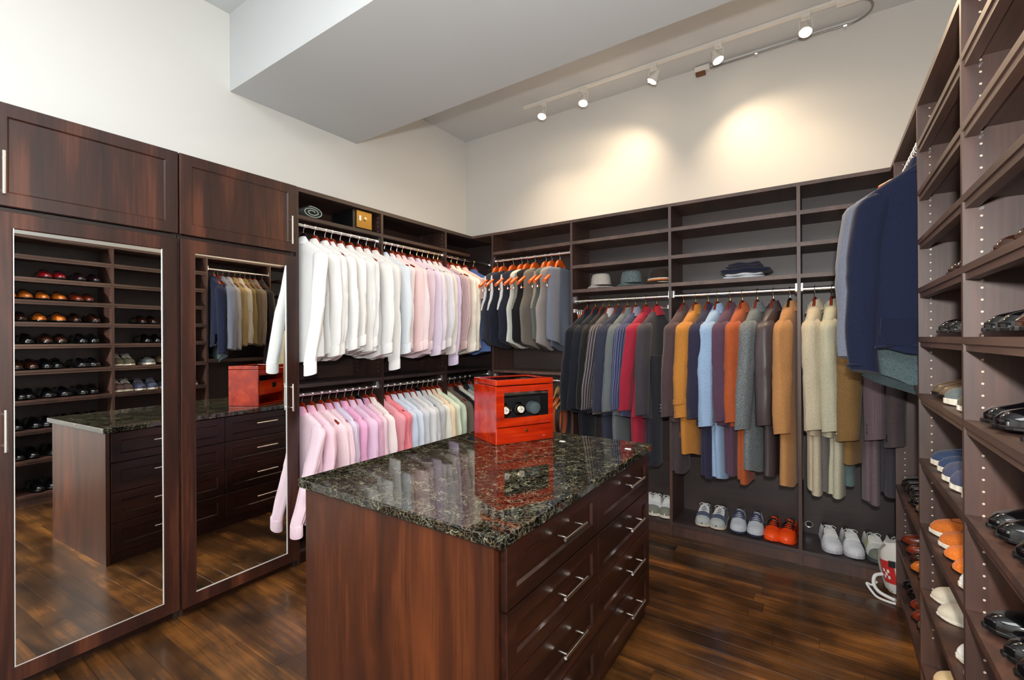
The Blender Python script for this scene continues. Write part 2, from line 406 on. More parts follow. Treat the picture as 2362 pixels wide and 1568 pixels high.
# ------------------------------------------------------------------ back unit
T = thing('wall_closet', 'wide dark closet along the far wall with shelves above jackets', 'closet', (-1.0, 3.44, 0))
BX = (-2.426, -1.647, -0.882, -0.117)
for i, xx in enumerate(BX):
    p = part('partition', MB().box((xx - PT / 2, YB, 0), (xx + PT / 2, WBY - .006, ZT - .022)), W_PART, T)
    holes(p, 'x', xx + PT / 2, (YB + .037, WBY - .05), .2, 2.29, 1, r=.0028)
    holes(p, 'x', xx - PT / 2, (YB + .037, WBY - .05), .2, 2.29, -1, r=.0028)
part('top_panel', MB().box((XL, YB, ZT - .022), (XR, WBY, ZT)), W_EDGE, T)
part('back_panel', MB().box((WLX + .006, WBY - .006, 0), (WRX, WBY, ZT - .022)), W_BACK, T)
for i in range(4):
    x0 = BX[i] + PT / 2; x1 = (BX[i + 1] - PT / 2) if i < 3 else WRX
    zs = (2.149,) if i == 0 else (2.149, 1.957, 1.765)
    for z in zs: part('shelf', MB().box((x0, YB, z - .025), (x1 if i < 3 else .55, WBY - .006, z)), W_EDGE, T)
    part('bottom_shelf', MB().box((x0, YB, .072), (x1, WBY - .006, .094)), W_BACK, T)
    if i == 0:
        part('middle_shelf', MB().box((x0, YB, 1.083), (x1, WBY - .006, 1.105)), W_EDGE, T)
        rail(T, (x0, 3.31, 2.071), (x1, 3.31, 2.071)); rail(T, (x0, 3.31, 1.035), (x1, 3.31, 1.035))
    else:
        rail(T, (x0, 3.326, 1.675), (x1, 3.326, 1.675))
part('toe_kick', MB().box((-2.66, YB + .012, 0), (XR + .02, YB + .027, .072)), W_PART, T)

# ------------------------------------------------------------------ right unit
T = thing('shoe_closet', 'tall dark closet on the wall beside the camera, shelves full of shoes', 'closet', (0.48, 2.3, 0))
RY = (1.000, 1.714, 2.4115, 3.128)
for i, yy in enumerate(RY):
    p = part('partition', MB().box((XR, yy, 0), (WRX - .006, yy + PT, ZT - .022)), W_PART, T)
    holes(p, 'y', yy, (XR + .037, WRX - .05), .20, 2.29, -1)
    holes(p, 'y', yy + PT, (XR + .037, WRX - .05), .20, 2.29, 1)
part('top_panel', MB().box((XR, RY[0], ZT - .022), (WRX, WBY, ZT)), W_EDGE, T)
part('back_panel', MB().box((WRX - .006, RY[0], 0), (WRX, YB, ZT - .022)), W_BACK, T)
SZ = [1.381 + k * .032 for k in (24, 18, 12, 6, 0, -7, -15, -23, -31)] + [.090]
for i in (0, 1, 2):
    y0, y1 = RY[i] + PT, RY[i + 1]
    zs = SZ if i < 2 else [1.18, .606, .314, .090]
    for z in zs:
        s_ = part('shelf', MB().box((XR, y0, z - .019), (WRX - .006, y1, z)), W_EDGE if z > 1.1 else W_PART, T)  # lower boards take the redder copy, with floor bounce in its colour
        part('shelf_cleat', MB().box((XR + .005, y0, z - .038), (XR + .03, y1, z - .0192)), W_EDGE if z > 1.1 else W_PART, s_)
        mb = MB()
        for yy in (y0 + .004, y1 - .004):
            mb.lathe([(.004, -.004), (.004, .004)], (XR + .037, yy, z - .042), 8, axis='y', c0=True, c1=True)
        part('shelf_pin', mb, CHROME, s_)
    part('toe_kick', MB().box((XR + .012, y0, 0), (XR + .027, y1, .052)), W_PART, T)
rail(T, (.346, RY[2] + PT, 2.185), (.346, RY[3], 2.185))

# ------------------------------------------------------------------ island
T = thing('dresser_island', 'dark walnut island cabinet with two columns of drawers per side', 'dresser', (-1.18, 1.64, 0))
IX0, IX1, IY0, IY1, IZ = -1.661, -.705, .987, 2.283, .8525
part('carcass', MB().box((-1.62, 1.026, 0), (-.742, 2.265, .8195)), W_DRAW, T)
part('end_panel', MB().box((-1.636, 1.005, .0), (-.745, 1.0255, .8195)), W_END, T)
for s in (1, -1):
    fxp = -.720 if s > 0 else -1.644
    def f(u, v, e): return (fxp + s * e, u, v)
    k = 0
    for (y0, y1) in ((1.030, 1.647), (1.651, 2.268)):
        for z0, z1 in ((.630, .814), (.441, .625), (.254, .437), (.066, .249)):
            d = part('drawer', shaker(y0, y1, z0, z1, .056, .009, .020, f), W_DRAW, T)
            ym = (y0 + y1) / 2 - .037; zc = (z0 + z1) / 2 + .018
            part('handle', bar_handle(f(ym - .0, zc, .038), f(ym + .165, zc, .038), (s, 0, 0)) if s > 0 else
                 bar_handle(f(ym - .06, zc, .038), f(ym + .105, zc, .038), (s, 0, 0)), STEEL, d, smooth=True)
o = part('granite_worktop', MB().box((IX0, IY0, .8197), (IX1, IY1, IZ)), GRANITE, None, bevel=.004)
tag(o, 'polished black and cream speckled granite worktop on the island', 'countertop')
for i, (x, y_, lab) in enumerate(((-1.108, 2.09, 'small white scrap of paper on the granite beside the red box'), (-.77, 2.117, 'small white scrap of paper on the granite near the far corner'))):
    tag(part('paper_scrap', MB().box((x - .014, y_ - .006, IZ + .0002), (x + .014, y_ + .008, IZ + .002)), plain('paper_%d' % i, lin(235, 238, 245), .5), None), lab, 'paper')

# ------------------------------------------------------------------ red watch winder box on the island
BR = math.atan2(.897, .443)
T = thing('watch_winder_box', 'glossy red lacquered watch box with a glass window on the island', 'box', (-1.337, 1.827, IZ), BR)
ORG[T.name] = (0, 0, 0)
# local: +x runs along the front, -y is the front, box spans y 0..0.254
BW, BD = .341, .254
def lb_(m, *a): return part(*a)
mb = MB()
mb.box((0, 0, .001), (BW, BD, .012)); mb.box((0, BD - .012, .085), (BW, BD, .20)); mb.box((0, 0, .012), (.012, BD, .291)); mb.box((BW - .012, 0, .012), (BW, BD, .291))
mb.box((.012, .012, .082), (BW - .012, BD - .012, .090)); mb.box((.012, BD - .012, .245), (BW - .012, BD, .291)); mb.box((.012, .06, .012), (BW - .012, .066, .082))
part('case', mb, LACQ, T, bevel=.002)
part('drawer', MB().box((.001, -.003, .002), (BW - .001, .0, .083)), LACQ, T, bevel=.0015)
mb = MB()   # framed door
for a, b in (((.001, .088), (.046, .290)), ((BW - .030, .088), (BW - .001, .290)), ((.046, .088), (BW - .030, .130)), ((.046, .258), (BW - .030, .290))):
    mb.box((a[0], -.003, a[1]), (b[0], .0, b[1]))
dr = part('front_frame', mb, LACQ, T)
part('window_pane', MB().box((.046, -.0015, .130), (BW - .030, -.0005, .258)), GLASS, dr)
mb = MB()
for a, b in (((0, -.003), (BW, .030)), ((0, BD - .03), (BW, BD)), ((0, .030), (.03, BD - .03)), ((BW - .03, .030), (BW, BD - .03))):
    mb.box((a[0], a[1], .295), (b[0], b[1], .322))
ld = part('lid', mb, LACQ, T, bevel=.002)
part('lid_window', MB().box((.03, .03, .316), (BW - .03, BD - .03, .319)), GLASS, ld)
part('lining', MB().box((.013, .10, .091), (BW - .013, .105, .24)).box((.013, .012, .0905), (BW - .013, .10, .0925)).box((.013, .012, .24), (BW - .013, BD - .013, .243)).box((.0122, .001, .0925), (.0135, .10, .24)).box((BW - .0135, .001, .0925), (BW - .0122, .10, .24)), plain('black_velvet', lin(20, 22, 26), .8), T)
part('knob', MB().lathe([(0, -.017), (.006, -.016), (.0075, -.012), (.0035, -.008), (.005, -.003)], (BW * .5, 0, .062), 14, axis='y'), BRASS, T, smooth=True)
part('latch', MB().lathe([(0, -.008), (.0035, -.007), (.003, -.003)], (BW * .5, 0, .098), 10, axis='y'), BRASS, T, smooth=True)
part('power_inlet', MB().box((.18, BD, .135), (.23, BD + .002, .175)), BLACK, T)
MT = T.matrix_basis.copy() if False else Matrix.Translation((-1.337, 1.827, IZ)) @ Matrix.Rotation(BR, 4, 'Z')
GOLD = plain('gold_case', lin(230, 190, 110), .18, 1); DIAL = plain('white_dial', lin(245, 243, 235), .4); STRAP = plain('steel_strap', lin(150, 150, 150), .25, 1)
def watch(u, lab, tilt):
    p = MT @ Vector((u, .045, .165))
    t = thing('wristwatch', lab, 'watch', tuple(p), BR + tilt)
    ORG[t.name] = (0, 0, 0)
    part('watch_case', MB().lathe([(0, -.030), (.021, -.030), (.024, -.027), (.024, -.020), (.019, -.018)], (0, 0, .0), 24, axis='y'), GOLD, t, smooth=True)
    part('dial', MB().lathe([(0, -.0305), (.017, -.0305)], (0, 0, 0), 24, axis='y'), DIAL, t)
    part('hands', MB().box((-.0008, -.0315, -.001), (.0008, -.031, .012)).box((-.001, -.0315, -.0008), (.009, -.031, .0008)), BLACK, t)
    part('crown', MB().lathe([(.003, .024), (.003, .029)], (0, -.025, 0), 8, axis='x', c0=True, c1=True), GOLD, t)
    rings = []
    for k in range(25):
        a = 2 * math.pi * k / 24; cy, cz = .004 - .026 * math.cos(a), .034 * math.sin(a)
        rings.append([(-.011, cy - .001, cz), (.011, cy - .001, cz), (.011, cy + .0015, cz), (-.011, cy + .0015, cz)])
    part('strap', MB().loft(rings, False, False), STRAP, t)
    part('winder_cushion', MB().lathe([(0, -.014), (.012, -.014), (.026, -.008), (.026, .03), (0, .034)], (0, 0.002, 0), 20, axis='y'), plain('cushion', lin(40, 42, 46), .8), t, smooth=True)
watch(.075, 'gold wristwatch with a white dial at the window edge of the red box', -.3)
watch(.160, 'gold wristwatch with a white dial in the middle of the red box window', -.15)
p = MT @ Vector((.245, .045, .165))
t = thing('watch_cushion', 'empty round grey watch cushion inside the red box window', 'cushion', tuple(p), BR); ORG[t.name] = (0, 0, 0)
part('pad', MB().lathe([(0, -.030), (.026, -.029), (.032, -.024), (.033, .02), (0, .025)], (0, 0, 0), 24, axis='y'), plain('grey_velvet', lin(90, 104, 108), .9), t, smooth=True)

# ------------------------------------------------------------------ clothes
def sring(W_, T_, z, n=26, ex=2.4, ox=0, oy=0):
    out = []
    for k in range(n):
        a = 2 * math.pi * k / n; c, s = math.cos(a), math.sin(a)
        out.append((ox + W_ * math.copysign(abs(c) ** (2 / ex), c), oy + T_ * math.copysign(abs(s) ** (2 / ex), s), z))
    return out
def interp(tab, z):
    for a, b in zip(tab, tab[1:]):
        if a[0] >= z >= b[0]:
            t = (a[0] - z) / (a[0] - b[0] + 1e-9); return [p + (q - p) * t for p, q in zip(a[1:], b[1:])]
    return tab[-1][1:]
def body(tab, rg, fold=.007, nf=4, rows=20, hem=0.0, n=36):
    mb = MB(); ph = [rg.uniform(0, 6.28) for _ in range(6)]; z0, z1 = tab[0][0], tab[-1][0]; rings = []; u_ = []
    zs = [z0 + (z1 - z0) * (i / rows) ** 1.35 for i in range(rows + 1)]
    for z in zs:
        W_, T_ = interp(tab, z); g_ = min(1, max(0, (z0 - z - .1) / .45)); rg_ = []
        for k, (x, y, zz) in enumerate(sring(W_, T_, z, n)):
            u = x / .2
            y += fold * g_ * (math.sin(nf * u * 1.6 + ph[0] + z * 1.5) + .6 * math.sin(nf * 2.3 * u + ph[1] - z * 2))
            x += (.010 * math.sin(ph[2] + z * 5) + .006 * math.sin(ph[4] + z * 13)) * g_ * (1 if x > 0 else -.6)
            zz += hem * g_ * math.cos(u * 2.6) * (z == z1) + .006 * g_ * math.sin(7 * u + ph[3]) * (z == z1)
            rg_.append((x, y, zz)); u_.append(k / n * .92)
        rings.append(rg_)
    mb.loft(rings); mb.u = u_
    return mb
def sleeve(side, sx, z0, z1, r0, r1, rg, drift=0, xb=.02, ln=.0, flat=1.0, wr=1.0):
    mb = MB(); n = 22; rows = 26; rings = []; ph = [rg.uniform(0, 6.28) for _ in range(6)]; u_ = []
    for i in range(rows + 1):
        t = i / rows; z = z0 + (z1 - z0) * t
        cap = math.sin(min(1, t / .07) * math.pi / 2)
        r = (r0 + (r1 - r0) * t) * (.55 + .45 * cap)
        cx = side * (sx - .030 * (1 - cap) + xb * math.sin(t * 2.6) + ln * t) + .004 * math.sin(t * 11 + ph[4]); cy = drift * t ** 1.15
        ring = []
        for k in range(n):
            a = 2 * math.pi * k / n
            w_ = 1 + wr * (.075 * math.sin(3 * a + ph[0] + t * 2.2) + .05 * math.sin(5 * a + ph[1] - t * 3) + .035 * math.sin(8 * a + ph[2] + 1.5 * t)
                           + .05 * math.exp(-((t - .47) / .10) ** 2) * math.sin(46 * t + 1.5 * math.sin(a) + ph[3]) + .025 * math.sin(19 * t + 2 * a + ph[5]))
            ring.append((cx + r * w_ * math.cos(a), cy + r * flat * w_ * math.sin(a), z + .012 * math.sin(a + .6) * (t > .99)))
            u_.append(k / n * .30)
        rings.append(ring)
    mb.loft(rings); mb.u = u_
    return mb
def cuffband(side, sx, z0, z1, r, flat, xb, ln, drift, seed=0):
    mb = MB(); rings = []; u_ = []
    for z, rr_ in ((z0, r), (z0 - .002, r * 1.04), (z1 + .004, r * 1.07), (z1, r * 1.05), (z1 + .008, r * .93)):
        cx = side * (sx + xb * math.sin(2.6) + ln); cy = drift
        rings.append([(cx + rr_ * math.cos(2 * math.pi * k / 18), cy + rr_ * flat * math.sin(2 * math.pi * k / 18), z + .010 * math.sin(2 * math.pi * k / 18 + .6)) for k in range(18)])
        u_ += [k / 18 * .30 for k in range(18)]
    mb.loft(rings); mb.u = u_
    return mb

def local(name, mb, mat, parent, smooth=True, label=None, deg=None):
    o = obj(name, mesh(name, mb, mat, smooth), parent)
    if label: o['label'] = label
    return o
# hangers: one of each kind, copied
def hanger_meshes(kind):
    hook = MB(); path = [(0, 0, -.06), (0, 0, -.035)] + [(.0185 * math.sin(a), 0, -.0185 * math.cos(a) * 1.0) for a in [R(d) for d in (20, 60, 100, 140, 180, 215, 240)]]
    hook.tube(path, .0022, 6)
    bar = MB(); rings = []; half, drop, thy = {'shirt': (.195, .082, .006), 'slim': (.145, .062, .008), 'suit': (.200, .105, .012), 'vest': (.235, .135, .013)}[kind]
    for i in range(17):
        u = -1 + i / 8; x = half * u; z = -.108 - drop * abs(u) ** 1.2; ty = thy * (.6 + .5 * abs(u)); tz = .012 if kind != 'vest' else .016
        if abs(u) < .2: tz = .034 - .05 * abs(u); z = -.080; ty = .011
        elif abs(u) < .3: tz = .022; z = -.094
        rings.append([(x, ty * math.cos(a), z + tz * math.sin(a)) for a in [2 * math.pi * k / 8 for k in range(8)]])
    bar.loft(rings)
    out = {'hook': hook, 'wooden_bar': bar}
    if kind == 'vest':
        tb = MB().tube([(-.19, 0, -.275), (.195, 0, -.275)], .0055, 8)
        out['trouser_bar'] = tb
        cl = MB()
        for s in (-1, 1): cl.tube([(s * .19, 0, -.20), (s * .192, 0, -.275)], .003, 6); cl.tube([(s * .192, -.001, -.282), (s * .192, .001, -.268)], .008, 8)
        out['clip'] = cl
    return out
_hm = {}
def hanger(kind, wood_m, hookm, loc, rz, label, group):
    key = (kind, wood_m.name, hookm.name)
    if key not in _hm:
        mm = hanger_meshes(kind)
        _hm[key] = {k: mesh(k, v, hookm if k in ('hook', 'clip') else wood_m, True) for k, v in mm.items()}
    T = thing('clothes_hanger', label, 'hanger', loc, rz, group)
    for k, me in _hm[key].items(): obj(k, me, T)
    return T

def shirt(loc, rz, mat, label, group, seed, zb=-.83, sl=-.78, short=False, thick=1.0, front=1, collar_mat=None, name='dress_shirt', drift=None, cut=None):
    rg = random.Random(seed); T = thing(name, label, 'shirt', loc, rz, group)
    k = thick
    tab = [(-.100, .045, .026 * k), (-.118, .085, .026 * k), (-.145, .140, .026 * k), (-.168, .185, .024 * k), (-.192, .212, .022 * k), (-.24, .220, .022 * k), (-.33, .205, .023 * k), (-.55, .200, .025 * k), (zb, .212, .027 * k)]
    local('torso', body(tab, rg, .0055 * k, 4, 22, -.02), mat, T)
    # collar with a fold-over leaf
    c = MB(); rings = []
    for r_, z in ((.034, -.120), (.028, -.086), (.022, -.076), (.028, -.073), (.052, -.112), (.064, -.136), (.052, -.134)):
        rings.append([(1.28 * r_ * math.cos(a), .62 * r_ * math.sin(a), z + (.012 * max(0, -math.sin(a) * front) if z < -.1 else 0)) for a in [2 * math.pi * j / 20 for j in range(20)]])
    c.loft(rings, False, False); local('collar', c, collar_mat or mat, T)
    for s in (1, -1):
        if short:
            z1 = -.37; r0, r1 = .062, .074; fl = .55
        else:
            z1 = sl if s > 0 else -.74; r0, r1 = .066, .052; fl = .42
        dr_ = rg.uniform(-.012, .012) if drift is None else drift
        if s > 0:
            xb_ = rg.uniform(.0, .045); ln_ = rg.uniform(-.03, .02)
            if cut: xb_, ln_ = cut
            local('sleeve', sleeve(s, .186, -.178, z1 + (.0 if short else .065), r0, r1, rg, dr_, xb_, ln_, fl), mat, T)
            if not short: local('cuff', cuffband(s, .186, z1 + .068, z1, r1 * .98, fl * 1.1, xb_, ln_, dr_), mat, T)
        else:
            local('sleeve', sleeve(s, .186, -.178, z1, r0, r1, rg, dr_, .0, -.02, fl), mat, T)
    return T

def jacket(loc, rz, mat, label, group, seed, zb=-.86, sl=-.81, thick=1.0, collar_mat=None, buttons=0, bmat=None, name='jacket', cat='jacket', wide=1.0, drift=None, zip_col=None, xs=1.0):
    rg = random.Random(seed); T = thing(name, label, cat, loc, rz, group); k = thick
    tab = [(-.098, .045, .042 * k), (-.122, .085, .042 * k), (-.150, .135, .042 * k), (-.178, .180, .042 * k), (-.200, .212, .040 * k), (-.235, .222, .038 * k), (-.36, .200, .038 * k), (-.55, .192, .040 * k), (zb, .212, .046 * k)]
    tab = [(a, b * xs, c) for a, b, c in tab]
    local('jacket_body', body(tab, rg, .007 * k, 3, 18, -.01), mat, T)
    c = MB(); rings = []
    for r_, z in ((.034, -.120), (.032, -.088), (.032, -.076), (.038, -.074), (.056, -.110), (.074, -.142), (.060, -.138)):
        rings.append([(1.1 * r_ * math.cos(a), .74 * r_ * math.sin(a), z + .012 * math.sin(a)) for a in [2 * math.pi * j / 20 for j in range(20)]])
    c.loft(rings, False, False); local('collar', c, collar_mat or mat, T)
    lp = MB()   # lapels on the chest side
    for s in (1, -1):
        y_ = -.041 * k
        lp.add([(s * .03, y_ + .006, -.11), (s * .10, y_ - .003, -.20), (s * .085, y_ - .004, -.22), (s * .11, y_ - .004, -.235), (s * .015, y_ - .006, -.45), (s * .012, y_ - .001, -.2),
                (s * .03, y_ + .010, -.11), (s * .10, y_ + .004, -.20), (s * .085, y_ + .004, -.22), (s * .11, y_ + .004, -.235), (s * .015, y_ + .003, -.45), (s * .012, y_ + .006, -.2)],
               [(0, 1, 2, 3, 4, 5), (6, 11, 10, 9, 8, 7), (0, 6, 7, 1), (3, 9, 10, 4), (1, 7, 8, 2), (2, 8, 9, 3)])
    local('lapel', lp, mat, T, smooth=False)
    dr_ = rg.uniform(-.02, .02) if drift is None else drift
    for s in (1, -1):
        z1 = sl if s > 0 else sl + .01
        local('sleeve', sleeve(s, .182 * xs, -.190, z1, .066 * wide, .054 * wide, rg, dr_, .030 if s > 0 else .0, .018 if s > 0 else -.02, .80 * min(1, .55 + .5 * k), .8), mat, T)
    if buttons:
        for b_ in range(buttons):
            z = sl + .035 + .021 * b_
            cx = .182 * xs + .030 * math.sin(2.5) + .018; cy = dr_ * .94
            q = MB().lathe([(0, -.004), (.0075, -.003), (.0075, .001)], (cx + .028, cy - .037 * wide, z), 10, axis='y')
            o = local('button', q, bmat or BRASS, T)
    return T

def trousers(loc, rz, mat, label, group, seed, z0=-.42, z1=-1.2, ox=.06, W_=.10, T_=.034, name='suit_trousers'):
    rg = random.Random(seed); T = thing(name, label, 'trousers', loc, rz, group)
    for s, dz in ((1, 0), (-1, .015)):
        tab = [(z0, W_, T_ * .8), ((z0 + z1) / 2, W_ * 1.0, T_ * .85), (z1 + dz, W_ * .92, T_ * .85)]
        mb = body(tab, rg, .004, 2, 8); mb.v = [(x + ox + s * .006, y + s * T_ * .38, z) for x, y, z in mb.v]
        local('trouser_leg', mb, mat, T)
    return T

def vest(loc, rz, mat, label, group, seed, lining=None, zb=-.74, side_mat=None):
    rg = random.Random(seed); T = thing('waistcoat', label, 'vest', loc, rz, group)
    tab = [(-.10, .05, .026), (-.125, .12, .026), (-.150, .158, .024), (-.20, .165, .018), (-.27, .158, .018), (-.34, .165, .02), (-.40, .195, .026), (-.45, .212, .028), (-.6, .200, .030), (zb + .04, .208, .032), (zb, .175, .030)]
    local('front_and_back', body(tab, rg, .006, 3, 24, -.03), mat, T)
    if lining:
        for s in (1, -1):
            path = [(s * (interp(tab, z)[0] + .002), 0, z) for z in [-.15 - .025 * i for i in range(13)]]
            local('armhole_lining', MB().tube(path, [.006 + .008 * math.sin(i / 12 * math.pi) for i in range(13)], 8), lining, T)
    for z in (-.50, -.57, -.64): local('button', MB().lathe([(0, -.004), (.006, -.003), (.006, 0)], (.01, -.034, z), 8, axis='y'), BLACK, T)
    return T

RZL, RZB, RZR = 0.0, -math.pi / 2, math.pi
WHITE = (232, 233, 233)
def st(base, stripe, sc=140, sw=.35): return fabric(base, stripe, sc, sw, 0.02)
def pl_(c): return fabric(c, None, 0, 0, 0.02)

UL_Y = [1.650, 1.725, 1.801, 1.848, 1.916, 1.99, 2.061, 2.129, 2.205, 2.295, 2.355, 2.414, 2.468, 2.551, 2.623, 2.682, 2.743, 2.813, 2.865, 2.96, 3.035, 3.110, 3.209, 3.344]
UL_C = [('white', pl_(WHITE))] * 9 + [('bluish white', pl_((222, 230, 238))), ('pale pinkish white', pl_((238, 226, 228))), ('pale pink', pl_((240, 214, 216))), ('faint pink', pl_((236, 220, 224))),
        ('pink and lilac', pl_((230, 212, 224))), ('light lilac', pl_((222, 212, 232))), ('lavender white', pl_((228, 222, 234))), ('cool grey white', pl_((224, 224, 230))), ('warm grey white', pl_((226, 222, 220))),
        ('lavender', pl_((212, 200, 226))), ('red and white striped', st((236, 226, 226), (150, 70, 84), 95, .4)), ('cream white', pl_((240, 236, 226))), ('ivory', pl_((238, 232, 220))),
        ('short-sleeved salmon pink', pl_((242, 206, 200))), ('short-sleeved blue', pl_((110, 140, 205)))]
G1 = 'shirts on the upper left rod'
for i, (y, (cn, m)) in enumerate(zip(UL_Y, UL_C)):
    rg = random.Random(100 + i); sh = cn.startswith('short')
    if i < 9: lab = '%s dress shirt on the upper left rod, %s from the mirrored wardrobe' % (cn, ORD[i])
    else: lab = '%s shirt on the upper left rod, %s' % (cn, 'just before the corner' if i == 23 else '%s from the mirrored wardrobe' % ORD[i])
    zb = -.83 + rg.uniform(-.02, .03); sl = -.80
    sl = zb + rg.uniform(-.01, .05)
    if i in (8, 18): sl = -.93
    shirt((-2.70, y, 2.10), RZL + R(rg.uniform(-4, 4) - (3 if i < 9 else 0)), m, lab, G1, 200 + i, zb, -.92 if i == 0 else sl, sh, 1.12 if i < 9 else .95, drift=-.11 if i == 0 else None, cut=(.02, .055) if i == 0 else None)
    hanger('shirt', HW_RED if i not in (0, 9) else HW_BLK, CHROME if i < 12 else GOLDHOOK, (-2.70, y, 2.10), RZL,
           '%s hanger holding the %s shirt on the upper left rod%s' % ('cherry wood' if i not in (0, 9) else 'black', cn, ', %s from the wardrobe' % ORD[i] if i < 9 else ''), 'hangers on the upper left rod')

LL_Y = [1.655, 1.72, 1.785, 1.845, 1.90, 1.965, 2.025, 2.08, 2.14, 2.20, 2.275, 2.335, 2.40, 2.46, 2.53, 2.59, 2.65, 2.71, 2.765, 2.82, 2.885, 2.96, 3.03, 3.10, 3.17, 3.24, 3.31]
sp_ = st((240, 222, 230), (214, 160, 190), 120, .3)
LL_C = [('pink pinstriped white', sp_), ('pink striped', st((238, 216, 226), (224, 176, 200), 150, .4)), ('blush pink striped', st((242, 226, 230), (226, 190, 204), 110, .4)), ('pale rose striped', sp_), ('blue and pink striped', st((226, 222, 238), (206, 186, 220), 130, .4)),
        ('bright pink', pl_((236, 176, 214))), ('lilac pink', pl_((230, 200, 226))), ('orchid pink', pl_((234, 190, 220))), ('white and rose striped', sp_), ('off-white', pl_((242, 232, 232))),
        ('rose pink', pl_((232, 160, 174))), ('salmon rose', pl_((236, 140, 152))), ('light blue', pl_((206, 220, 240))), ('ice blue', pl_((216, 226, 240))), ('pale grey', pl_((208, 212, 222))), ('silver white', pl_((224, 226, 230))),
        ('blue-white', pl_((214, 222, 232))), ('soft grey', pl_((204, 208, 214))), ('ivory white', pl_((236, 236, 226))), ('peach', pl_((240, 220, 192))), ('pale mint', pl_((222, 234, 214))), ('light green', pl_((208, 224, 204))),
        ('taupe', pl_((112, 100, 90))), ('black', pl_((28, 28, 32))), ('short-sleeved cream', pl_((222, 222, 206))), ('short-sleeved black and white checked', st((214, 212, 204), (40, 40, 44), 40, .3)), ('grey-green', pl_((128, 142, 146)))]
G2 = 'shirts on the lower left rod'
for i, (y, (cn, m)) in enumerate(zip(LL_Y, LL_C)):
    rg = random.Random(300 + i); sh = cn.startswith('short')
    lab = '%s shirt hanging on the lower left rod' % cn
    shirt((-2.73, y, 1.034), RZL + R(rg.uniform(-4, 4)), m, lab, G2, 400 + i, -.78 + rg.uniform(-.02, .02), -.79 if i else -.80, sh, 1.0, drift=(-.155 if i == 0 else -.07 if i == 1 else None), cut=(.0, .0) if i == 0 else None)
    hanger('shirt', HW_RED if i % 9 != 7 else HW_BLK, CHROME, (-2.73, y, 1.034), RZL, '%s hanger holding the %s shirt on the lower left rod' % ('cherry wood' if i % 9 != 7 else 'black', cn), 'hangers on the lower left rod')

# waistcoats
VX = [-2.394, -2.325, -2.222, -2.133, -2.075, -2.00, -1.894]
wl = fabric((214, 218, 222), None, 0, 0, .03)
VC = [('dark navy pinstriped', fabric((44, 48, 60), (92, 94, 104), 70, .15), wl), ('dark navy', fabric((34, 38, 54)), wl), ('midnight blue', fabric((38, 42, 60)), wl), ('white and cream', fabric((206, 208, 200), None, 0, 0, .05), None),
      ('black', fabric((26, 26, 30)), fabric((120, 124, 116))), ('taupe brown', fabric((120, 112, 104)), None), ('olive grey', fabric((96, 102, 98)), fabric((150, 146, 132)))]
for i, (x, (cn, m, ln)) in enumerate(zip(VX, VC)):
    a = RZB + R(-6)
    vest((x, 3.31, 2.071), a, m, '%s waistcoat on an orange hanger, far wall' % cn, 'waistcoats on the far wall', 500 + i, ln, -.73 - .02 * (i % 2))
    hanger('vest', HW_OR, CHROME, (x, 3.31, 2.071), a, 'orange wooden hanger with trouser bar holding the %s waistcoat' % cn, 'orange hangers')
vest((-1.84, 3.31, 2.071), RZB + R(-8), fabric((150, 142, 140), None, 0, 0, .06), 'pale taupe waistcoat on an orange hanger, far wall', 'waistcoats on the far wall', 520, None, -.76)
hanger('vest', HW_OR, CHROME, (-1.84, 3.31, 2.071), RZB + R(-8), 'orange wooden hanger with trouser bar holding the pale taupe waistcoat', 'orange hangers')
T = thing('folded_trousers', 'blue-grey cloth trousers draped full width beside the waistcoats', 'trousers', (-1.765, 3.31, 2.071), RZB + R(-5))
local('cloth', body([(-.118, .05, .022), (-.125, .14, .026), (-.14, .17, .028), (-.40, .19, .030), (-.66, .215, .034), (-.72, .20, .034)], random.Random(77), .009, 3, 22, -.03), fabric((104, 112, 130), (122, 130, 146), 110, .4), T)
local('second_layer', body([(-.13, .05, .010), (-.14, .15, .014), (-.45, .18, .016), (-.76, .15, .018)], random.Random(78), .008, 3, 18, -.03), fabric((84, 94, 112)), T)
hanger('vest', HW_OR, CHROME, (-1.765, 3.31, 2.071), RZB + R(-4), 'orange wooden hanger with trouser bar holding the blue-grey trousers', None)

# belts and hangers on the lower rod behind the red box
BELT = plain('orange_leather', lin(196, 84, 22), .4)
for i, (x, m, nm) in enumerate(((-1.79, BELT, 'orange leather'), (-1.74, plain('tan_leather', lin(150, 70, 26), .4), 'brown leather'), (-1.70, plain('black_leather_b', lin(16, 15, 16), .35), 'black leather'))):
    t = thing('belt', '%s belt looped from a hanger behind the red box' % nm, 'belt', (x, 3.31, 1.035), RZB, 'belts behind the red box')
    mb = MB(); rings = []
    for k in range(25):
        a = R(-75 + 330 * k / 24); cx, cz = .08 + .10 * math.cos(a), -.30 + .17 * math.sin(a)
        rings.append([(cx, -.016, cz), (cx, .016, cz), (cx + .003 * math.cos(a), .016, cz + .003), (cx + .003 * math.cos(a), -.016, cz + .003)])
    local('strap', mb.loft(rings), m, t)
    local('buckle', MB().tube([(.10, -.02, -.47), (.10, .02, -.47), (.14, .02, -.46), (.14, -.02, -.46), (.10, -.02, -.47)], .003, 6), GOLD, t)
    hanger('shirt', HW_NAT, CHROME, (x, 3.31, 1.035), RZB, 'natural wood hanger with the %s belt behind the red box' % nm, 'natural wood hangers')

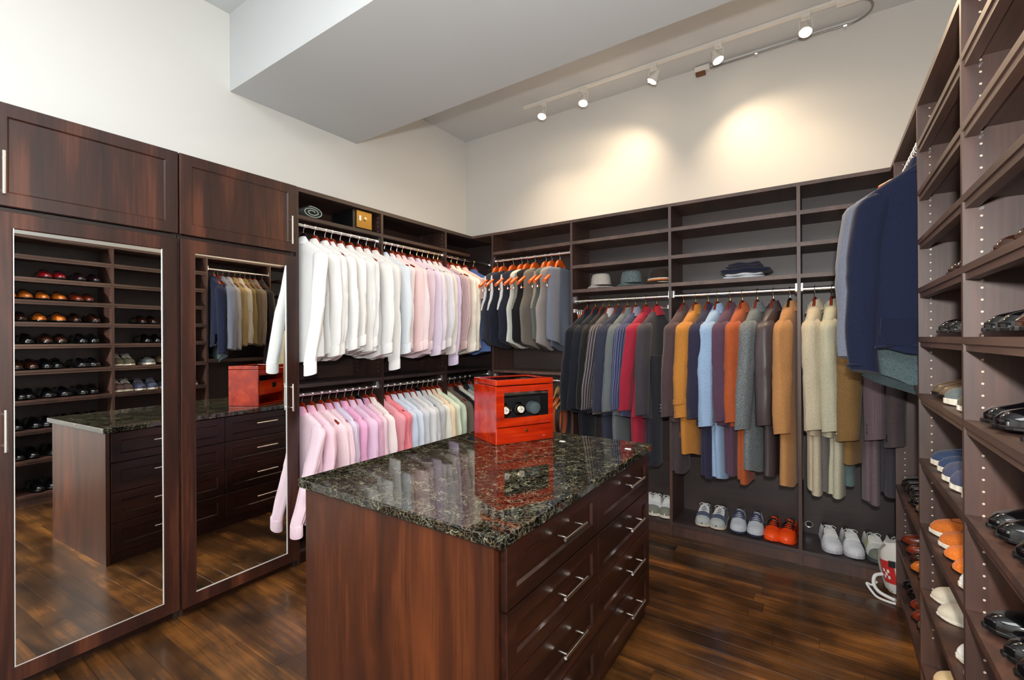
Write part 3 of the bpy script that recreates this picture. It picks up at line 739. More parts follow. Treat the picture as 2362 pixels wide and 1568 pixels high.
# jackets, left bay of the far wall
JX = [-1.535, -1.465, -1.403, -1.350, -1.280, -1.208, -1.145, -1.068, -0.990]
JC = [('black', fabric((22, 25, 34)), None), ('blackish navy', fabric((25, 28, 38)), None), ('black olive', fabric((28, 28, 28)), None),
      ('brown with white pinstripes', fabric((62, 56, 60), (190, 184, 186), 55, .12), None), ('dark slate blue', fabric((48, 52, 68)), None), ('mid grey', fabric((96, 104, 106), (116, 122, 124), 120, .3), None),
      ('navy with light pinstripes', fabric((52, 60, 92), (140, 140, 160), 60, .12), None), ('crimson', fabric((156, 38, 58)), None), ('charcoal with crimson collar', fabric((64, 60, 66)), fabric((176, 40, 56)))]
G3 = 'jackets in the left half of the far wall'
for i, (x, (cn, m, cm)) in enumerate(zip(JX, JC)):
    a = RZB + R(-9); rg = random.Random(600 + i)
    jacket((x, 3.326, 1.675), a, m, '%s suit jacket hanging under the hat shelf' % cn, G3, 620 + i, -.86, -.82 + rg.uniform(-.01, .02) - (.04 if i == 0 else 0), .78, cm, 3 if cn in ('crimson', 'dark slate blue', 'brown with white pinstripes') else 0, STEEL, drift=(-.05, -.07, -.05, -.075, -.04, -.035, -.04, -.06, -.01)[i])
    hanger('suit', HW_RED, GOLDHOOK, (x, 3.326, 1.675), a, 'red wooden hanger with a gold hook in the %s suit jacket' % cn, 'hangers below the hat shelf')
for i, x, m, nm in ((0, -1.50, JC[0][1], 'black'), (4, -1.31, JC[4][1], 'slate blue'), (5, -1.235, JC[5][1], 'mid grey'), (7, -1.09, JC[7][1], 'crimson'), (8, -.985, fabric((42, 42, 52)), 'charcoal')):
    trousers((x, 3.326, 1.675), RZB + R(-9), m, '%s suit trousers hanging below the matching jacket' % nm, 'suit trousers', 650 + i, z1=-1.19)

# jackets, right half
KX = [-.802, -.722, -.640, -.582, -.505, -.432, -.345, -.255, -.165, -.036, .048]
KC = [('aubergine brown', fabric((78, 62, 64)), 3, STEEL), ('camel', fabric((186, 124, 54)), 1, BLACK), ('dark navy', fabric((46, 44, 66)), 4, WHITEP), ('light blue', fabric((150, 176, 208)), 4, BLACK),
      ('plum purple', fabric((88, 62, 80)), 0, None), ('rust orange', fabric((170, 84, 46)), 0, None), ('grey tweed', fabric((112, 118, 120), None, 0, 0, .6), 0, None), ('dark brown leather', plain('brown_leather', lin(74, 64, 66), .42), 0, None),
      ('tan', fabric((184, 132, 82)), 3, fabric((150, 104, 60))), ('cream linen', fabric((196, 184, 158)), 0, None), ('pale sand', fabric((186, 182, 158)), 0, None)]
G4 = 'jackets in the right half of the far wall'
for i, (x, (cn, m, nb, bm)) in enumerate(zip(KX, KC)):
    a = RZB + R(-9 if i < 9 else -5); coat = cn in ('camel', 'dark brown leather', 'tan', 'grey tweed')
    jacket((x, 3.326, 1.675), a, m, '%s %s hanging on the far rod above the trainers' % (cn, 'coat' if coat else 'jacket'), G4, 720 + i, {1: -1.07, 7: -1.13, 8: -1.18, 6: -1.12}.get(i, -.86),
           -.82 - (.04 if i in (3, 6, 8) else 0), .92, None, nb, bm, name='coat' if coat else 'jacket', cat='coat' if coat else 'jacket', drift=(-.02, -.015, -.02, 0, .015, 0, -.035, 0, 0, .01, .005)[i])
    hanger('suit', HW_BLK if i == 8 else HW_RED, GOLDHOOK if i < 7 else CHROME, (x, 3.326, 1.675), a, '%s hanger in the %s garment above the trainers' % ('black' if i == 8 else 'red wooden', cn), 'hangers above the trainers')
for i, x, m, nm in ((0, -.80, fabric((70, 58, 60)), 'aubergine brown'), (2, -.615, KC[2][1], 'dark navy'), (3, -.545, KC[3][1], 'light blue'), (4, -.475, KC[4][1], 'plum purple'), (5, -.40, KC[5][1], 'rust orange'), (9, -.025, KC[9][1], 'cream linen'), (91, .015, fabric((104, 100, 98)), 'mid grey wool'), (10, .075, KC[10][1], 'pale sand')):
    trousers((x, 3.326, 1.675), RZB + R(-9), m, '%s trousers hanging on the far rod above the trainers' % nm, 'trousers above the trainers', 750 + i, z1=-1.205 + (.03 if i in (4, 91) else 0))
# strap and buckle on the camel coat, belt end on the tan coat
cc = next(o for o in bpy.data.objects if o.get('label', '').startswith('camel coat'))
local('cuff_strap', MB().loft([[(.221 + .061 * math.cos(a_) * q_, -.012 + .049 * math.sin(a_) * q_, z_ + .01 * math.sin(a_)) for a_ in [math.pi * k / 9 for k in range(18)]] for z_, q_ in ((-.690, .98), (-.690, 1.03), (-.725, 1.03), (-.725, .98))], False, False), KC[1][1], cc)
local('belt_strap', MB().box((.04, -.058, -.96), (.165, -.046, -.925)), KC[1][1], cc, smooth=False)
local('belt_buckle', MB().tube([(.165, -.060, -.915), (.165, -.060, -.968), (.115, -.064, -.968), (.115, -.064, -.915), (.165, -.060, -.915)], .004, 6), GOLD, cc)

# corner garments at the right end of the far wall
jacket((.135, 3.326, 1.675), RZB + R(-3), fabric((128, 98, 58)), 'olive brown coat sleeve hanging low below the grey jacket', None, 801, -1.0, -.86, 1.0, None, 1, GOLD, name='coat', cat='coat', wide=1.25)
jacket((.225, 3.326, 1.675), RZB + R(0), fabric((98, 82, 88), (112, 96, 104), 110, .4), 'mauve grey jacket in the corner under the navy one', None, 802, -.86, -.84, .9, None, 3, BLACK)
jacket((.300, 3.326, 1.675), RZB + R(2), fabric((78, 68, 70)), 'dark taupe jacket pressed into the corner beside the shoe closet', None, 803, -.86, -.87, .9, None, 2, BLACK)
trousers((.22, 3.326, 1.675), RZB, fabric((110, 94, 100)), 'mauve grey trousers hanging lowest in the corner', None, 804, z1=-1.22, T_=.03)
trousers((.285, 3.326, 1.675), RZB, fabric((62, 60, 66)), 'dark grey trousers hanging beside the mauve pair', None, 805, z1=-1.15)
trousers((.11, 3.326, 1.675), RZB, fabric((92, 112, 112)), 'teal grey trousers showing below the olive coat', None, 806, z1=-1.14, W_=.04)
for x, cn in ((.135, 'olive brown coat'), (.225, 'mauve grey jacket'), (.300, 'dark taupe jacket')):
    hanger('suit', HW_RED, GOLDHOOK, (x, 3.326, 1.675), RZB, 'red wooden hanger in the %s in the corner' % cn, 'hangers at the corner')

# jackets on the side wall rod (also seen in the mirror)
RJ = [(2.505, 'navy wool', fabric((27, 33, 58)), -.86, -.955, 1.12), (2.60, 'grey blue', fabric((118, 124, 140)), -.84, -.90, 1.0), (2.665, 'pale grey', fabric((150, 152, 160)), -.86, -.90, .8), (2.73, 'khaki', fabric((146, 124, 84)), -.86, -.86, .8), (2.79, 'silver beige', fabric((176, 168, 152)), -.84, -.84, .8),
      (2.845, 'olive tan', fabric((120, 102, 66)), -.84, -.84, .8), (2.905, 'brown tweed', fabric((92, 80, 58)), -.84, -.86, .8), (2.965, 'greyish taupe', fabric((110, 96, 86)), -.84, -.85, .8), (3.05, 'black', fabric((30, 28, 30)), -.84, -.86, .9)]
for i, (y, cn, m, zb, sl, th) in enumerate(RJ):
    JK = jacket((.346, y, 2.185), RZR + R(4 if i else 2), m, '%s jacket on the side wall rod%s' % (cn, ', closest to the shoe shelves' if i == 0 else ', seen in the mirror' if i > 1 else ', behind the navy one'), 'jackets on the side wall rod', 840 + i, zb, sl, th, drift=.0 if i == 0 else None, wide={0: .98, 1: 1.1}.get(i, 1), xs={0: .88, 1: 1.06}.get(i, .9))
    if i == 0:
        pk = MB(); pts = [(.035, -.735), (.145, -.725), (.150, -.80), (.130, -.835), (.06, -.845), (.035, -.82)]
        pk.loft([[(x_, .052, z_) for x_, z_ in pts], [(x_, .0585, z_) for x_, z_ in pts]])
        local('patch_pocket', pk, fabric((24, 30, 52)), JK, smooth=False)
        local('hem_roll', MB().tube([(x_, .050 + .004 * math.sin(x_ * 40), -.845 + .004 * math.sin(x_ * 25)) for x_ in [-.15 + .035 * q for q in range(10)]], .006, 6), fabric((24, 30, 52)), JK)
        local('sleeve_hem_roll', MB().tube([(.205 + .052 * math.cos(a_), .040 * math.sin(a_), -.935 + .012 * math.sin(a_ + .6)) for a_ in [math.pi * q / 8 for q in range(17)]], .005, 6), fabric((24, 30, 52)), JK)
    hanger('slim', HW_OR if i == 0 else HW_RED, CHROME, (.346, y, 2.185), RZR, 'wooden hanger in the %s jacket on the side wall rod' % cn, 'hangers on the side wall rod')
T = thing('long_shirt', 'grey-green long shirt whose tails show below the navy jacket', 'shirt', (.346, 2.545, 2.185), RZR)
gm = fabric((84, 100, 104), None, 0, 0, .3)
local('torso', body([(-.12, .04, .02), (-.16, .10, .02), (-.22, .13, .02), (-.5, .17, .02), (-.86, .20, .022), (-.975, .215, .022)], random.Random(31), .008, 3, 24, -.035), gm, T)
local('under_layer', body([(-.14, .03, .010), (-.3, .10, .012), (-.8, .18, .012), (-1.01, .20, .014)], random.Random(32), .008, 3, 20, -.04), fabric((58, 70, 72)), T)
hanger('slim', HW_RED, CHROME, (.346, 2.545, 2.185), RZR, 'red wooden hanger in the grey-green long shirt on the side wall rod', 'hangers on the side wall rod')

# ------------------------------------------------------------------ shoes
def tabi(tab, s):
    for a, b in zip(tab, tab[1:]):
        if a[0] <= s <= b[0]:
            t = (s - a[0]) / (b[0] - a[0] + 1e-9); t = t * t * (3 - 2 * t) if False else t
            return a[1] + (b[1] - a[1]) * t
    return tab[-1][1]
WTAB = {'dress': [(0, .006), (.02, .022), (.08, .032), (.3, .031), (.5, .038), (.66, .046), (.78, .044), (.88, .036), (.95, .025), (.985, .013), (1, .003)],
        'round': [(0, .006), (.02, .024), (.08, .034), (.3, .034), (.5, .041), (.7, .050), (.82, .049), (.92, .039), (.97, .026), (.993, .012), (1, .003)]}
HTAB = {'dress': [(0, .045), (.05, .062), (.3, .052), (.47, .074), (.55, .072), (.7, .050), (.85, .039), (.94, .032), (1, .014)],
        'sneaker': [(0, .055), (.05, .078), (.25, .062), (.45, .086), (.55, .082), (.7, .060), (.85, .046), (.94, .036), (1, .014)],
        'loafer': [(0, .040), (.05, .052), (.3, .044), (.42, .054), (.55, .058), (.7, .048), (.85, .038), (.94, .030), (1, .012)]}
def shoe_surface(kind, wt, Ls):
    H = HTAB[kind]; Wt = WTAB[wt]
    def S(s, ph, off=0.0, op=True):
        w_ = tabi(Wt, s) + off; h = tabi(H, s) + off
        lowtop = s > .56
        e = .75 if lowtop else .95
        y = w_ * math.copysign(abs(math.cos(ph)) ** (.8 if lowtop else 1.0), math.cos(ph)); z = h * abs(math.sin(ph)) ** e
        return ((s - .0) * Ls, y, z)
    return S
def shoe_parts(kind, wt, soleh, Ls=.284):
    S = shoe_surface(kind, wt, Ls); up = MB(); rings = []
    st_ = [0, .01, .03, .06, .10, .16, .22, .28, .34, .40, .45, .50, .56, .62, .68, .74, .80, .86, .91, .95, .98, .995, 1]
    K = 17; o0, o1 = .07, {'dress': .48, 'sneaker': .46, 'loafer': .50}[kind]
    for s in st_:
        r_ = []
        inside = o0 <= s <= o1
        for k in range(K):
            ph = math.pi * k / (K - 1); x, y, z = S(s, ph)
            if inside and 4 < k < K - 5:
                y *= .78 if k in (5, K - 6) else .7
                z = .010 if 5 < k < K - 6 else z * .92
            r_.append((x, y, z + soleh))
        rings.append(r_)
    n = K; vs = [p for r in rings for p in r]; fs = []
    base = len(up.v); up.v += vs
    for i in range(len(rings) - 1):
        for j in range(n - 1):
            up.f.append([i * n + j, i * n + j + 1, (i + 1) * n + j + 1, (i + 1) * n + j])
            s = (st_[i] + st_[i + 1]) / 2
            up.m.append(1 if (o0 <= s <= o1 and 5 <= j <= K - 7) else 0)
    up.f.append(list(range(n))); up.m.append(0)
    up.f.append([(len(rings) - 1) * n + j for j in range(n)][::-1]); up.m.append(0)
    sole = MB(); out = []
    ov = .004 if kind == 'dress' else .003
    for s in st_: out.append((s * Ls + (ov if s == 1 else -ov if s == 0 else 0), tabi(WTAB[wt], s) + ov))
    ring = [(x, y) for x, y in out] + [(x, -y) for x, y in out[::-1]]
    def zbot(x):
        if kind == 'dress': return 0.0
        return 0.006 * max(0, (x / Ls - .82) / .18) ** 2
    sole.loft([[(x, y * .97, zbot(x)) for x, y in ring], [(x, y, zbot(x) + .002) for x, y in ring], [(x, y, soleh - .001) for x, y in ring], [(x * .998, y * .95, soleh + .001) for x, y in ring]])
    return S, up, sole
def lace_mb(S, soleh, n=5, s0=.50, s1=.72, bow=True):
    mb = MB()
    for i in range(n):
        sa = s0 + (s1 - s0) * i / n; sb = sa + .03
        for fl in (1, -1):
            pts = []
            for k in range(7):
                ph = math.pi * (.30 + .40 * k / 6); s = sa + (sb - sa) * (k / 6 if fl > 0 else 1 - k / 6)
                x, y, z = S(s, ph, .0035); pts.append((x, y, z + soleh))
            mb.tube(pts, .0022, 5)
    if bow:
        x, y, z = S(s0, math.pi / 2, .004); z += soleh
        for sg in (1, -1):
            mb.tube([(x, 0, z), (x + .004, sg * .018, z + .012), (x + .012, sg * .034, z + .004), (x + .016, sg * .03, z - .006), (x + .004, 0, z)], .002, 5)
            mb.tube([(x, 0, z), (x + .018, sg * .014, z + .004), (x + .04, sg * .028, z - .012)], .002, 5)
    return mb
def stripes_mb(S, soleh, ss=(.44, .505, .57), lean=.07, wd=.030, p0=.08, p1=.33):
    mb = MB()
    for sg in (0, 1):
        for s in ss:
            A = []; B = []
            for k in range(5):
                t = k / 4; ph = math.pi * (p0 + (p1 - p0) * t)
                if sg: ph = math.pi - ph
                a = S(s + .10 - lean * t, ph, .0026); b_ = S(s + .10 - lean * t + wd, ph, .0026)
                A.append((a[0], a[1], a[2] + soleh)); B.append((b_[0], b_[1], b_[2] + soleh))
            vs = A + B; mb.add(vs, [(k, k + 1, 6 + k, 5 + k) for k in range(4)])
    return mb
LIN = plain('shoe_lining', lin(36, 26, 20), .7)
_shoe = {}
def shoe_proto(key, kind, wt, soleh, upm, solem, lacem=None, stripem=None, extra=None, linm=None, ss=None):
    S, up, sole = shoe_parts(kind, wt, soleh)
    parts = [('upper', mesh('upper', up, [upm, linm or LIN], True)), ('sole', mesh('sole', sole, solem, False))]
    if kind == 'dress':
        h = MB().loft([[(x * .29 + .0, y, z) for x, y in ((0, .02), (.06, .031), (.22, .031), (.26, .0), (.22, -.031), (.06, -.031), (0, -.02))] for z in (-.012, .001)])
        parts.append(('heel', mesh('heel', h, solem, False)))
    if lacem: parts.append(('laces', mesh('laces', lace_mb(S, soleh, 5 if kind == 'sneaker' else 3, .48 if kind == 'sneaker' else .5, .72 if kind == 'sneaker' else .62, kind == 'sneaker'), lacem, True)))
    if stripem: parts.append(('side_stripes', mesh('side_stripes', stripes_mb(S, soleh, ss or (.44, .505, .57)), stripem, False)))
    if kind == 'sneaker':
        tg = MB(); x0 = .46 * .284
        tg.hexa([(x0 + .02, -.022, soleh + .06), (x0 + .02, .022, soleh + .06), (x0 + .026, .022, soleh + .064), (x0 + .026, -.022, soleh + .064), (x0 - .014, -.017, soleh + .092), (x0 - .014, .017, soleh + .092), (x0 - .009, .016, soleh + .095), (x0 - .009, -.016, soleh + .095)])
        parts.append(('tongue', mesh('tongue', tg, extra or upm, False)))
        tc = MB(); rings = []
        for s in (.84, .88, .92, .955, .98, .995, 1.0):
            rings.append([(lambda q: (q[0] + .001, q[1], q[2] + soleh))(S(s, math.pi * k / 12, .0016)) for k in range(13)])
        n = 13; tc.loft(rings, False, False, closed=False)
        if extra: parts.append(('toe_cap', mesh('toe_cap', tc, extra, True)))
    if kind == 'loafer':
        pts = []
        for k in range(15):
            u = k / 14; ph = math.pi * (.22 + .56 * u); s = .80 - .26 * abs(2 * u - 1) ** 2
            q = S(s, ph, .001); pts.append((q[0], q[1], q[2] + soleh))
        parts.append(('seam', mesh('seam', MB().tube(pts, .0014, 5), linm or LIN, True)))
    _shoe[key] = parts
def shoe(key, loc, rz, label, group=None, name='shoe', flip=False):
    z = loc[2] + (.012 if key.startswith('d_') else 0) + .0005
    T = thing(name, label, 'shoe', (loc[0], loc[1], z), rz, group)
    for nme, me in _shoe[key]: obj(nme, me, T)
    if flip: T.scale = (1, -1, 1)
    return T
def leather(nm, c, r=.1): return plain(nm, lin(*c), r, coat=.8)
LB = leather('black_leather', (12, 13, 15)); SOLB = plain('black_sole', lin(14, 13, 12), .4); WS = plain('white_sole', lin(226, 218, 200), .55); GUM = plain('gum_sole', lin(150, 120, 84), .55)
shoe_proto('d_black', 'dress', 'dress', .008, LB, SOLB, SOLB)
shoe_proto('d_cap', 'dress', 'round', .008, leather('black_patent', (10, 10, 14), .06), SOLB)
shoe_proto('d_darkbrown', 'dress', 'dress', .008, leather('dark_brown_leather', (52, 26, 16)), SOLB, SOLB)
shoe_proto('d_brown', 'dress', 'dress', .008, leather('chestnut_leather', (120, 44, 22), .15), SOLB, SOLB)
shoe_proto('d_tan', 'dress', 'dress', .008, leather('tan_shoe_leather', (196, 104, 34), .15), SOLB, SOLB)
shoe_proto('d_red', 'dress', 'dress', .008, leather('oxblood_leather', (150, 22, 30), .12), SOLB, SOLB)
shoe_proto('d_plum', 'dress', 'dress', .008, leather('plum_leather', (44, 18, 30), .12), SOLB, SOLB)
shoe_proto('d_taupe', 'dress', 'round', .010, leather('taupe_leather', (112, 92, 70), .2), SOLB)
shoe_proto('l_navy', 'loafer', 'round', .022, fabric((50, 66, 96)), WS, linm=fabric((30, 36, 54)))
shoe_proto('l_blue', 'loafer', 'round', .020, fabric((124, 134, 168)), WS)
shoe_proto('l_white', 'loafer', 'round', .016, fabric((226, 226, 220), None, 0, 0, .03), WS)
shoe_proto('l_orange', 'loafer', 'round', .018, fabric((200, 108, 40)), WS, linm=fabric((120, 60, 24)))
shoe_proto('l_suede', 'loafer', 'round', .006, fabric((222, 120, 44)), SOLB, linm=fabric((120, 60, 24)))
shoe_proto('l_cream', 'loafer', 'round', .010, fabric((214, 204, 184), None, 0, 0, .05), WS)
shoe_proto('l_bone', 'loafer', 'round', .008, fabric((222, 196, 150), None, 0, 0, .05), plain('rust_sole', lin(170, 80, 40), .5))
shoe_proto('l_grey', 'loafer', 'round', .022, fabric((104, 112, 112)), WS)
WL = fabric((228, 226, 220), None, 0, 0, .03)
shoe_proto('s_white', 'sneaker', 'round', .024, fabric((224, 226, 226), None, 0, 0, .04), WS, WL, None, fabric((128, 130, 118)))
shoe_proto('s_greynavy', 'sneaker', 'round', .018, fabric((82, 90, 112)), plain('cream_sole', lin(214, 200, 176), .6), WL, fabric((40, 48, 78)), fabric((176, 180, 178)))
shoe_proto('s_navystripe', 'sneaker', 'round', .020, fabric((196, 200, 206)), plain('navy_sole', lin(38, 42, 62), .6), fabric((60, 60, 92)), fabric((44, 48, 82)), fabric((190, 194, 200)))
shoe_proto('s_orange', 'sneaker', 'round', .012, plain('orange_upper', lin(244, 74, 22), .35), plain('orange_sole', lin(230, 70, 24), .4), BLACK, None, plain('orange_cap', lin(250, 84, 28), .3))
shoe_proto('s_whitestripe', 'sneaker', 'round', .022, fabric((226, 226, 228), None, 0, 0, .04), plain('grey_sole', lin(186, 186, 194), .6), WL, fabric((56, 56, 66)), fabric((214, 214, 218), None, 0, 0, .03))
shoe_proto('s_yellow', 'sneaker', 'round', .026, fabric((206, 208, 200)), plain('dark_sole', lin(64, 70, 70), .6), WL, fabric((196, 188, 30)), fabric((110, 116, 104)))
shoe_proto('s_navy', 'sneaker', 'round', .022, fabric((56, 60, 84)), WS, fabric((120, 124, 140)), None, fabric((70, 74, 98)))
shoe_proto('s_brown', 'sneaker', 'round', .024, fabric((84, 66, 66)), WS, WL, None, fabric((96, 76, 76)))
shoe_proto('s_olive', 'sneaker', 'round', .020, fabric((96, 92, 74)), WS, WL, None, fabric((90, 88, 72)))

def r_shoe(key, y, z, label, group, dx=0, rot=0):
    return shoe(key, ((.354 if z > 1.5 else .334) + .284 + dx, y, z + .0005), math.pi + R(rot), label, group)
tier = {2.149: 'topmost', 1.957: 'second', 1.765: 'third', 1.573: 'fourth', 1.381: 'eye-level', 1.157: 'sixth', .901: 'seventh', .645: 'eighth', .389: 'ninth', .090: 'lowest'}
ROW = [  # z, [(key, y, colour)]
    (1.957, [('d_red', 1.276, 'oxblood'), ('d_red', 1.388, 'oxblood'), ('d_plum', 1.511, 'plum'), ('d_plum', 1.607, 'plum')]),
    (1.765, [('d_tan', 1.060, 'tan'), ('d_tan', 1.150, 'tan'), ('d_tan', 1.262, 'tan'), ('d_tan', 1.362, 'tan'), ('d_brown', 1.479, 'chestnut'), ('d_brown', 1.590, 'chestnut')]),
    (1.573, [('d_darkbrown', 1.131, 'dark brown'), ('d_tan', 1.251, 'tan'), ('d_tan', 1.362, 'tan'), ('d_darkbrown', 1.490, 'dark brown'), ('d_darkbrown', 1.601, 'dark brown')]),
    (1.381, [('d_black', 1.145, 'black'), ('d_darkbrown', 1.291, 'dark brown'), ('d_darkbrown', 1.388, 'dark brown'), ('d_black', 1.501, 'black'), ('d_black', 1.600, 'black')]),
    (1.157, [('d_darkbrown', 1.085, 'dark brown'), ('d_darkbrown', 1.170, 'dark brown'), ('d_black', 1.262, 'black'), ('d_black', 1.362, 'black'), ('d_cap', 1.500, 'patent black'), ('d_cap', 1.600, 'patent black')]),
    (.901, [('d_black', 1.095, 'black'), ('d_black', 1.180, 'black'), ('d_cap', 1.286, 'patent black'), ('d_cap', 1.383, 'patent black'), ('d_black', 1.507, 'black'), ('d_black', 1.612, 'black')]),
    (.645, [('d_black', 1.09, 'black'), ('d_black', 1.19, 'black'), ('d_cap', 1.30, 'patent black'), ('d_cap', 1.40, 'patent black'), ('d_black', 1.51, 'black'), ('d_black', 1.615, 'black')]),
    (.389, [('d_black', 1.09, 'black'), ('d_black', 1.19, 'black'), ('d_black', 1.30, 'black'), ('d_black', 1.40, 'black'), ('d_cap', 1.51, 'patent black'), ('d_cap', 1.615, 'patent black')]),
    (.090, [('d_black', 1.20, 'black'), ('d_black', 1.30, 'black'), ('d_black', 1.42, 'black'), ('d_black', 1.52, 'black')])]
rg = random.Random(9)
for z, row in ROW:
    n_ = len(row)
    for i, (key, y, cn) in enumerate(row):
        r_shoe(key, y, z, '%s leather dress shoe, nearest shelf bay, %s shelf, %s from its far partition' % (cn, tier[z], ORD[n_ - 1 - i]), 'dress shoes in the nearest shelf bay', rg.uniform(-.006, .006), rg.uniform(-5, 5))
ROW2 = [(1.573, [('d_darkbrown', 2.09, 'dark brown dress'), ('d_darkbrown', 2.001, 'dark brown dress')]), (1.381, [('d_black', 2.123, 'black slip-on'), ('d_black', 2.028, 'black slip-on')]),
        (1.157, [('d_taupe', 2.26, 'taupe leather'), ('d_taupe', 2.17, 'taupe leather'), ('l_grey', 2.06, 'grey white-soled'), ('s_olive', 1.866, 'olive canvas'), ('s_olive', 1.78, 'olive canvas')]),
        (.901, [('l_navy', 2.29, 'navy espadrille'), ('l_navy', 2.185, 'navy espadrille'), ('s_navy', 2.08, 'steel blue lace-up'), ('s_navy', 1.975, 'steel blue lace-up'), ('s_brown', 1.86, 'brown suede sneaker'), ('s_brown', 1.765, 'brown suede sneaker')]),
        (.645, [('l_orange', 2.30, 'orange loafer'), ('l_orange', 2.19, 'orange loafer'), ('l_suede', 2.065, 'orange suede slipper'), ('l_suede', 1.96, 'orange suede slipper'), ('l_white', 1.85, 'white slip-on')]),
        (.389, [('l_cream', 2.315, 'cream slip-on'), ('l_cream', 2.205, 'cream slip-on'), ('l_white', 1.93, 'white slip-on'), ('l_white', 1.83, 'white slip-on')]),
        (.090, [('l_bone', 2.31, 'bone coloured flat'), ('l_cream', 2.10, 'cream flat'), ('l_cream', 2.0, 'cream flat')])]
for z, row in ROW2:
    for i, (key, y, cn) in enumerate(row):
        r_shoe(key, y, z, '%s shoe, middle shelf bay, %s shelf, %s from its far partition' % (cn, tier[z], ORD[i]), 'shoes in the middle shelf bay', rg.uniform(-.006, .006), rg.uniform(-4, 4))
ROW3 = [(.606, ['d_black', 'd_black', 'd_cap', 'd_cap', 'd_taupe']), (.314, ['d_brown', 'd_brown', 'd_darkbrown', 'd_tan', 'd_tan']), (.090, ['d_black', 'd_black', 'd_brown', 'd_brown', 'd_taupe'])]
for z, row in ROW3:
    for i, key in enumerate(row):
        y = 3.06 - .105 * i
        r_shoe(key, y, z, '%s shoe, farthest shelf bay, %s shelf, %s from the corner partition' % (key[2:].replace('cap', 'patent black').replace('darkbrown', 'dark brown') + ' leather', {.606: 'upper', .314: 'middle', .090: 'bottom'}[z], ORD[i]), 'shoes in the farthest shelf bay', rg.uniform(-.01, .01), rg.uniform(-4, 4))
# trainers on the bottom shelf of the far wall
BS = [('s_white', -1.10, 'white and grey trainer'), ('s_white', -1.03, 'white and grey trainer'), ('s_white', -.945, 'white and grey trainer'), ('s_greynavy', -.700, 'grey and navy trainer'), ('s_greynavy', -.588, 'grey and navy trainer'),
      ('s_navystripe', -.480, 'navy-striped silver trainer'), ('s_navystripe', -.372, 'navy-striped silver trainer'), ('s_orange', -.268, 'bright orange football boot'), ('s_orange', -.168, 'bright orange football boot'),
      ('s_whitestripe', .002, 'white trainer with black stripes'), ('s_whitestripe', .110, 'white trainer with black stripes'), ('s_yellow', .222, 'white and yellow running shoe'), ('s_yellow', .330, 'white and yellow running shoe')]
w0 = ['nearest the island', 'in the middle of its three', 'beside the partition', 'left one of the pair', 'right one of the pair'] 
pos = ['half hidden by the island', 'in the middle of its three', 'beside the partition'] + ['left one of its pair', 'right one of its pair'] * 5
for (key, x, cn), ps in zip(BS, pos):
    shoe(key, (x, 3.325 + .284 - .028, .0945), RZB + R(rg.uniform(-4, 4) + (8 if x > 0 else -4 if x > -.3 else 2)), '%s on the far bottom shelf, %s' % (cn, ps), 'trainers on the far bottom shelf', name='sneaker')

# ------------------------------------------------------------------ hats and folded things
def hat(x, y, z, mat, band, label, brim=.104, crown=.080, h=.118, stripes=None):
    T = thing('hat', label, 'hat', (x, y, z), R(-20), 'hats on the shelf'); ORG[T.name] = (0, 0, 0)
    prof = [(crown * .98, .012), (crown * .97, .03), (crown * .9, h * .75), (crown * .78, h * .97), (crown * .62, h), (crown * .3, h * .90), (0, h * .86)]
    local('crown', MB().lathe(prof, (0, 0, 0), 28, 1.1, .9), mat, T)
    b_ = MB(); rings = []
    for r_, dz in ((crown * .96, .014), (brim * .9, .008), (brim, .012), (brim * .99, .007), (brim * .9, .004), (crown * .96, .008)):
        rings.append([(r_ * 1.1 * math.cos(a), r_ * .92 * math.sin(a), dz + (.014 * math.cos(2 * a) ** 2 * (math.sin(a) ** 2) if r_ > brim * .95 else 0)) for a in [2 * math.pi * k / 28 for k in range(28)]])
    local('brim', b_.loft(rings, False, False), mat, T)
    if stripes:
        for k, m in enumerate(stripes):
            z0 = .012 + k * .009; local('band_stripe', MB().lathe([(crown * 1.0, z0), (crown * .998, z0 + .0088)], (0, 0, 0), 28, 1.1, .9), m, T)
    else:
        local('band', MB().lathe([(crown * .985 + .002, .013), (crown * .965 + .003, .030)], (0, 0, 0), 28, 1.1, .9), band, T)
hat(-1.440, 3.375, 1.765, fabric((182, 176, 168)), fabric((50, 48, 48)), 'light grey trilby hat on the far wall shelf')
hat(-1.195, 3.375, 1.765, fabric((96, 110, 112), None, 0, 0, .7), fabric((34, 36, 40)), 'dark herringbone trilby hat, middle of the three hats')
hat(-.985, 3.375, 1.765, fabric((52, 40, 36)), None, 'brown felt hat with a cream and orange striped band', stripes=[fabric((206, 190, 160)), fabric((40, 30, 28)), fabric((206, 110, 50)), fabric((214, 204, 184))])
def folded(x0, x1, y0, y1, z, h, mat, label, seed, layers=2):
    rg = random.Random(seed); T = thing('folded_sweater', label, 'clothing', ((x0 + x1) / 2, (y0 + y1) / 2, z)); 
    for l in range(layers):
        hh = h / layers; zz = z + l * hh; mb = MB(); rings = []
        n = 20
        for i in range(n + 1):
            u = i / n; x = x0 + (x1 - x0) * u; edge = min(1, u * 12, (1 - u) * 12) ** .5 if 0 < u < 1 else .15
            ring = []
            for k in range(16):
                a = 2 * math.pi * k / 16; c, s = math.cos(a), math.sin(a)
                yy = (y0 + y1) / 2 + (y1 - y0) / 2 * math.copysign(abs(c) ** .3, c) * (.97 + .03 * edge) + .006 * math.sin(u * 9 + l)
                z_ = zz + hh * .5 + hh * .49 * edge * math.copysign(abs(s) ** .8, s) + (.003 * math.sin(u * 11 + seed + l) if s > 0 else 0)
                ring.append((x + .012 * l * (1 - 2 * u), yy, z_))
            rings.append(ring)
        part('fold_layer', mb.loft(rings), mat, T, smooth=True)
folded(-.545, -.300, 3.30, 3.52, 1.7655, .036, fabric((214, 218, 226), None, 0, 0, .04), 'folded white shirt at the bottom of the pile on the far shelf', 1, 2)
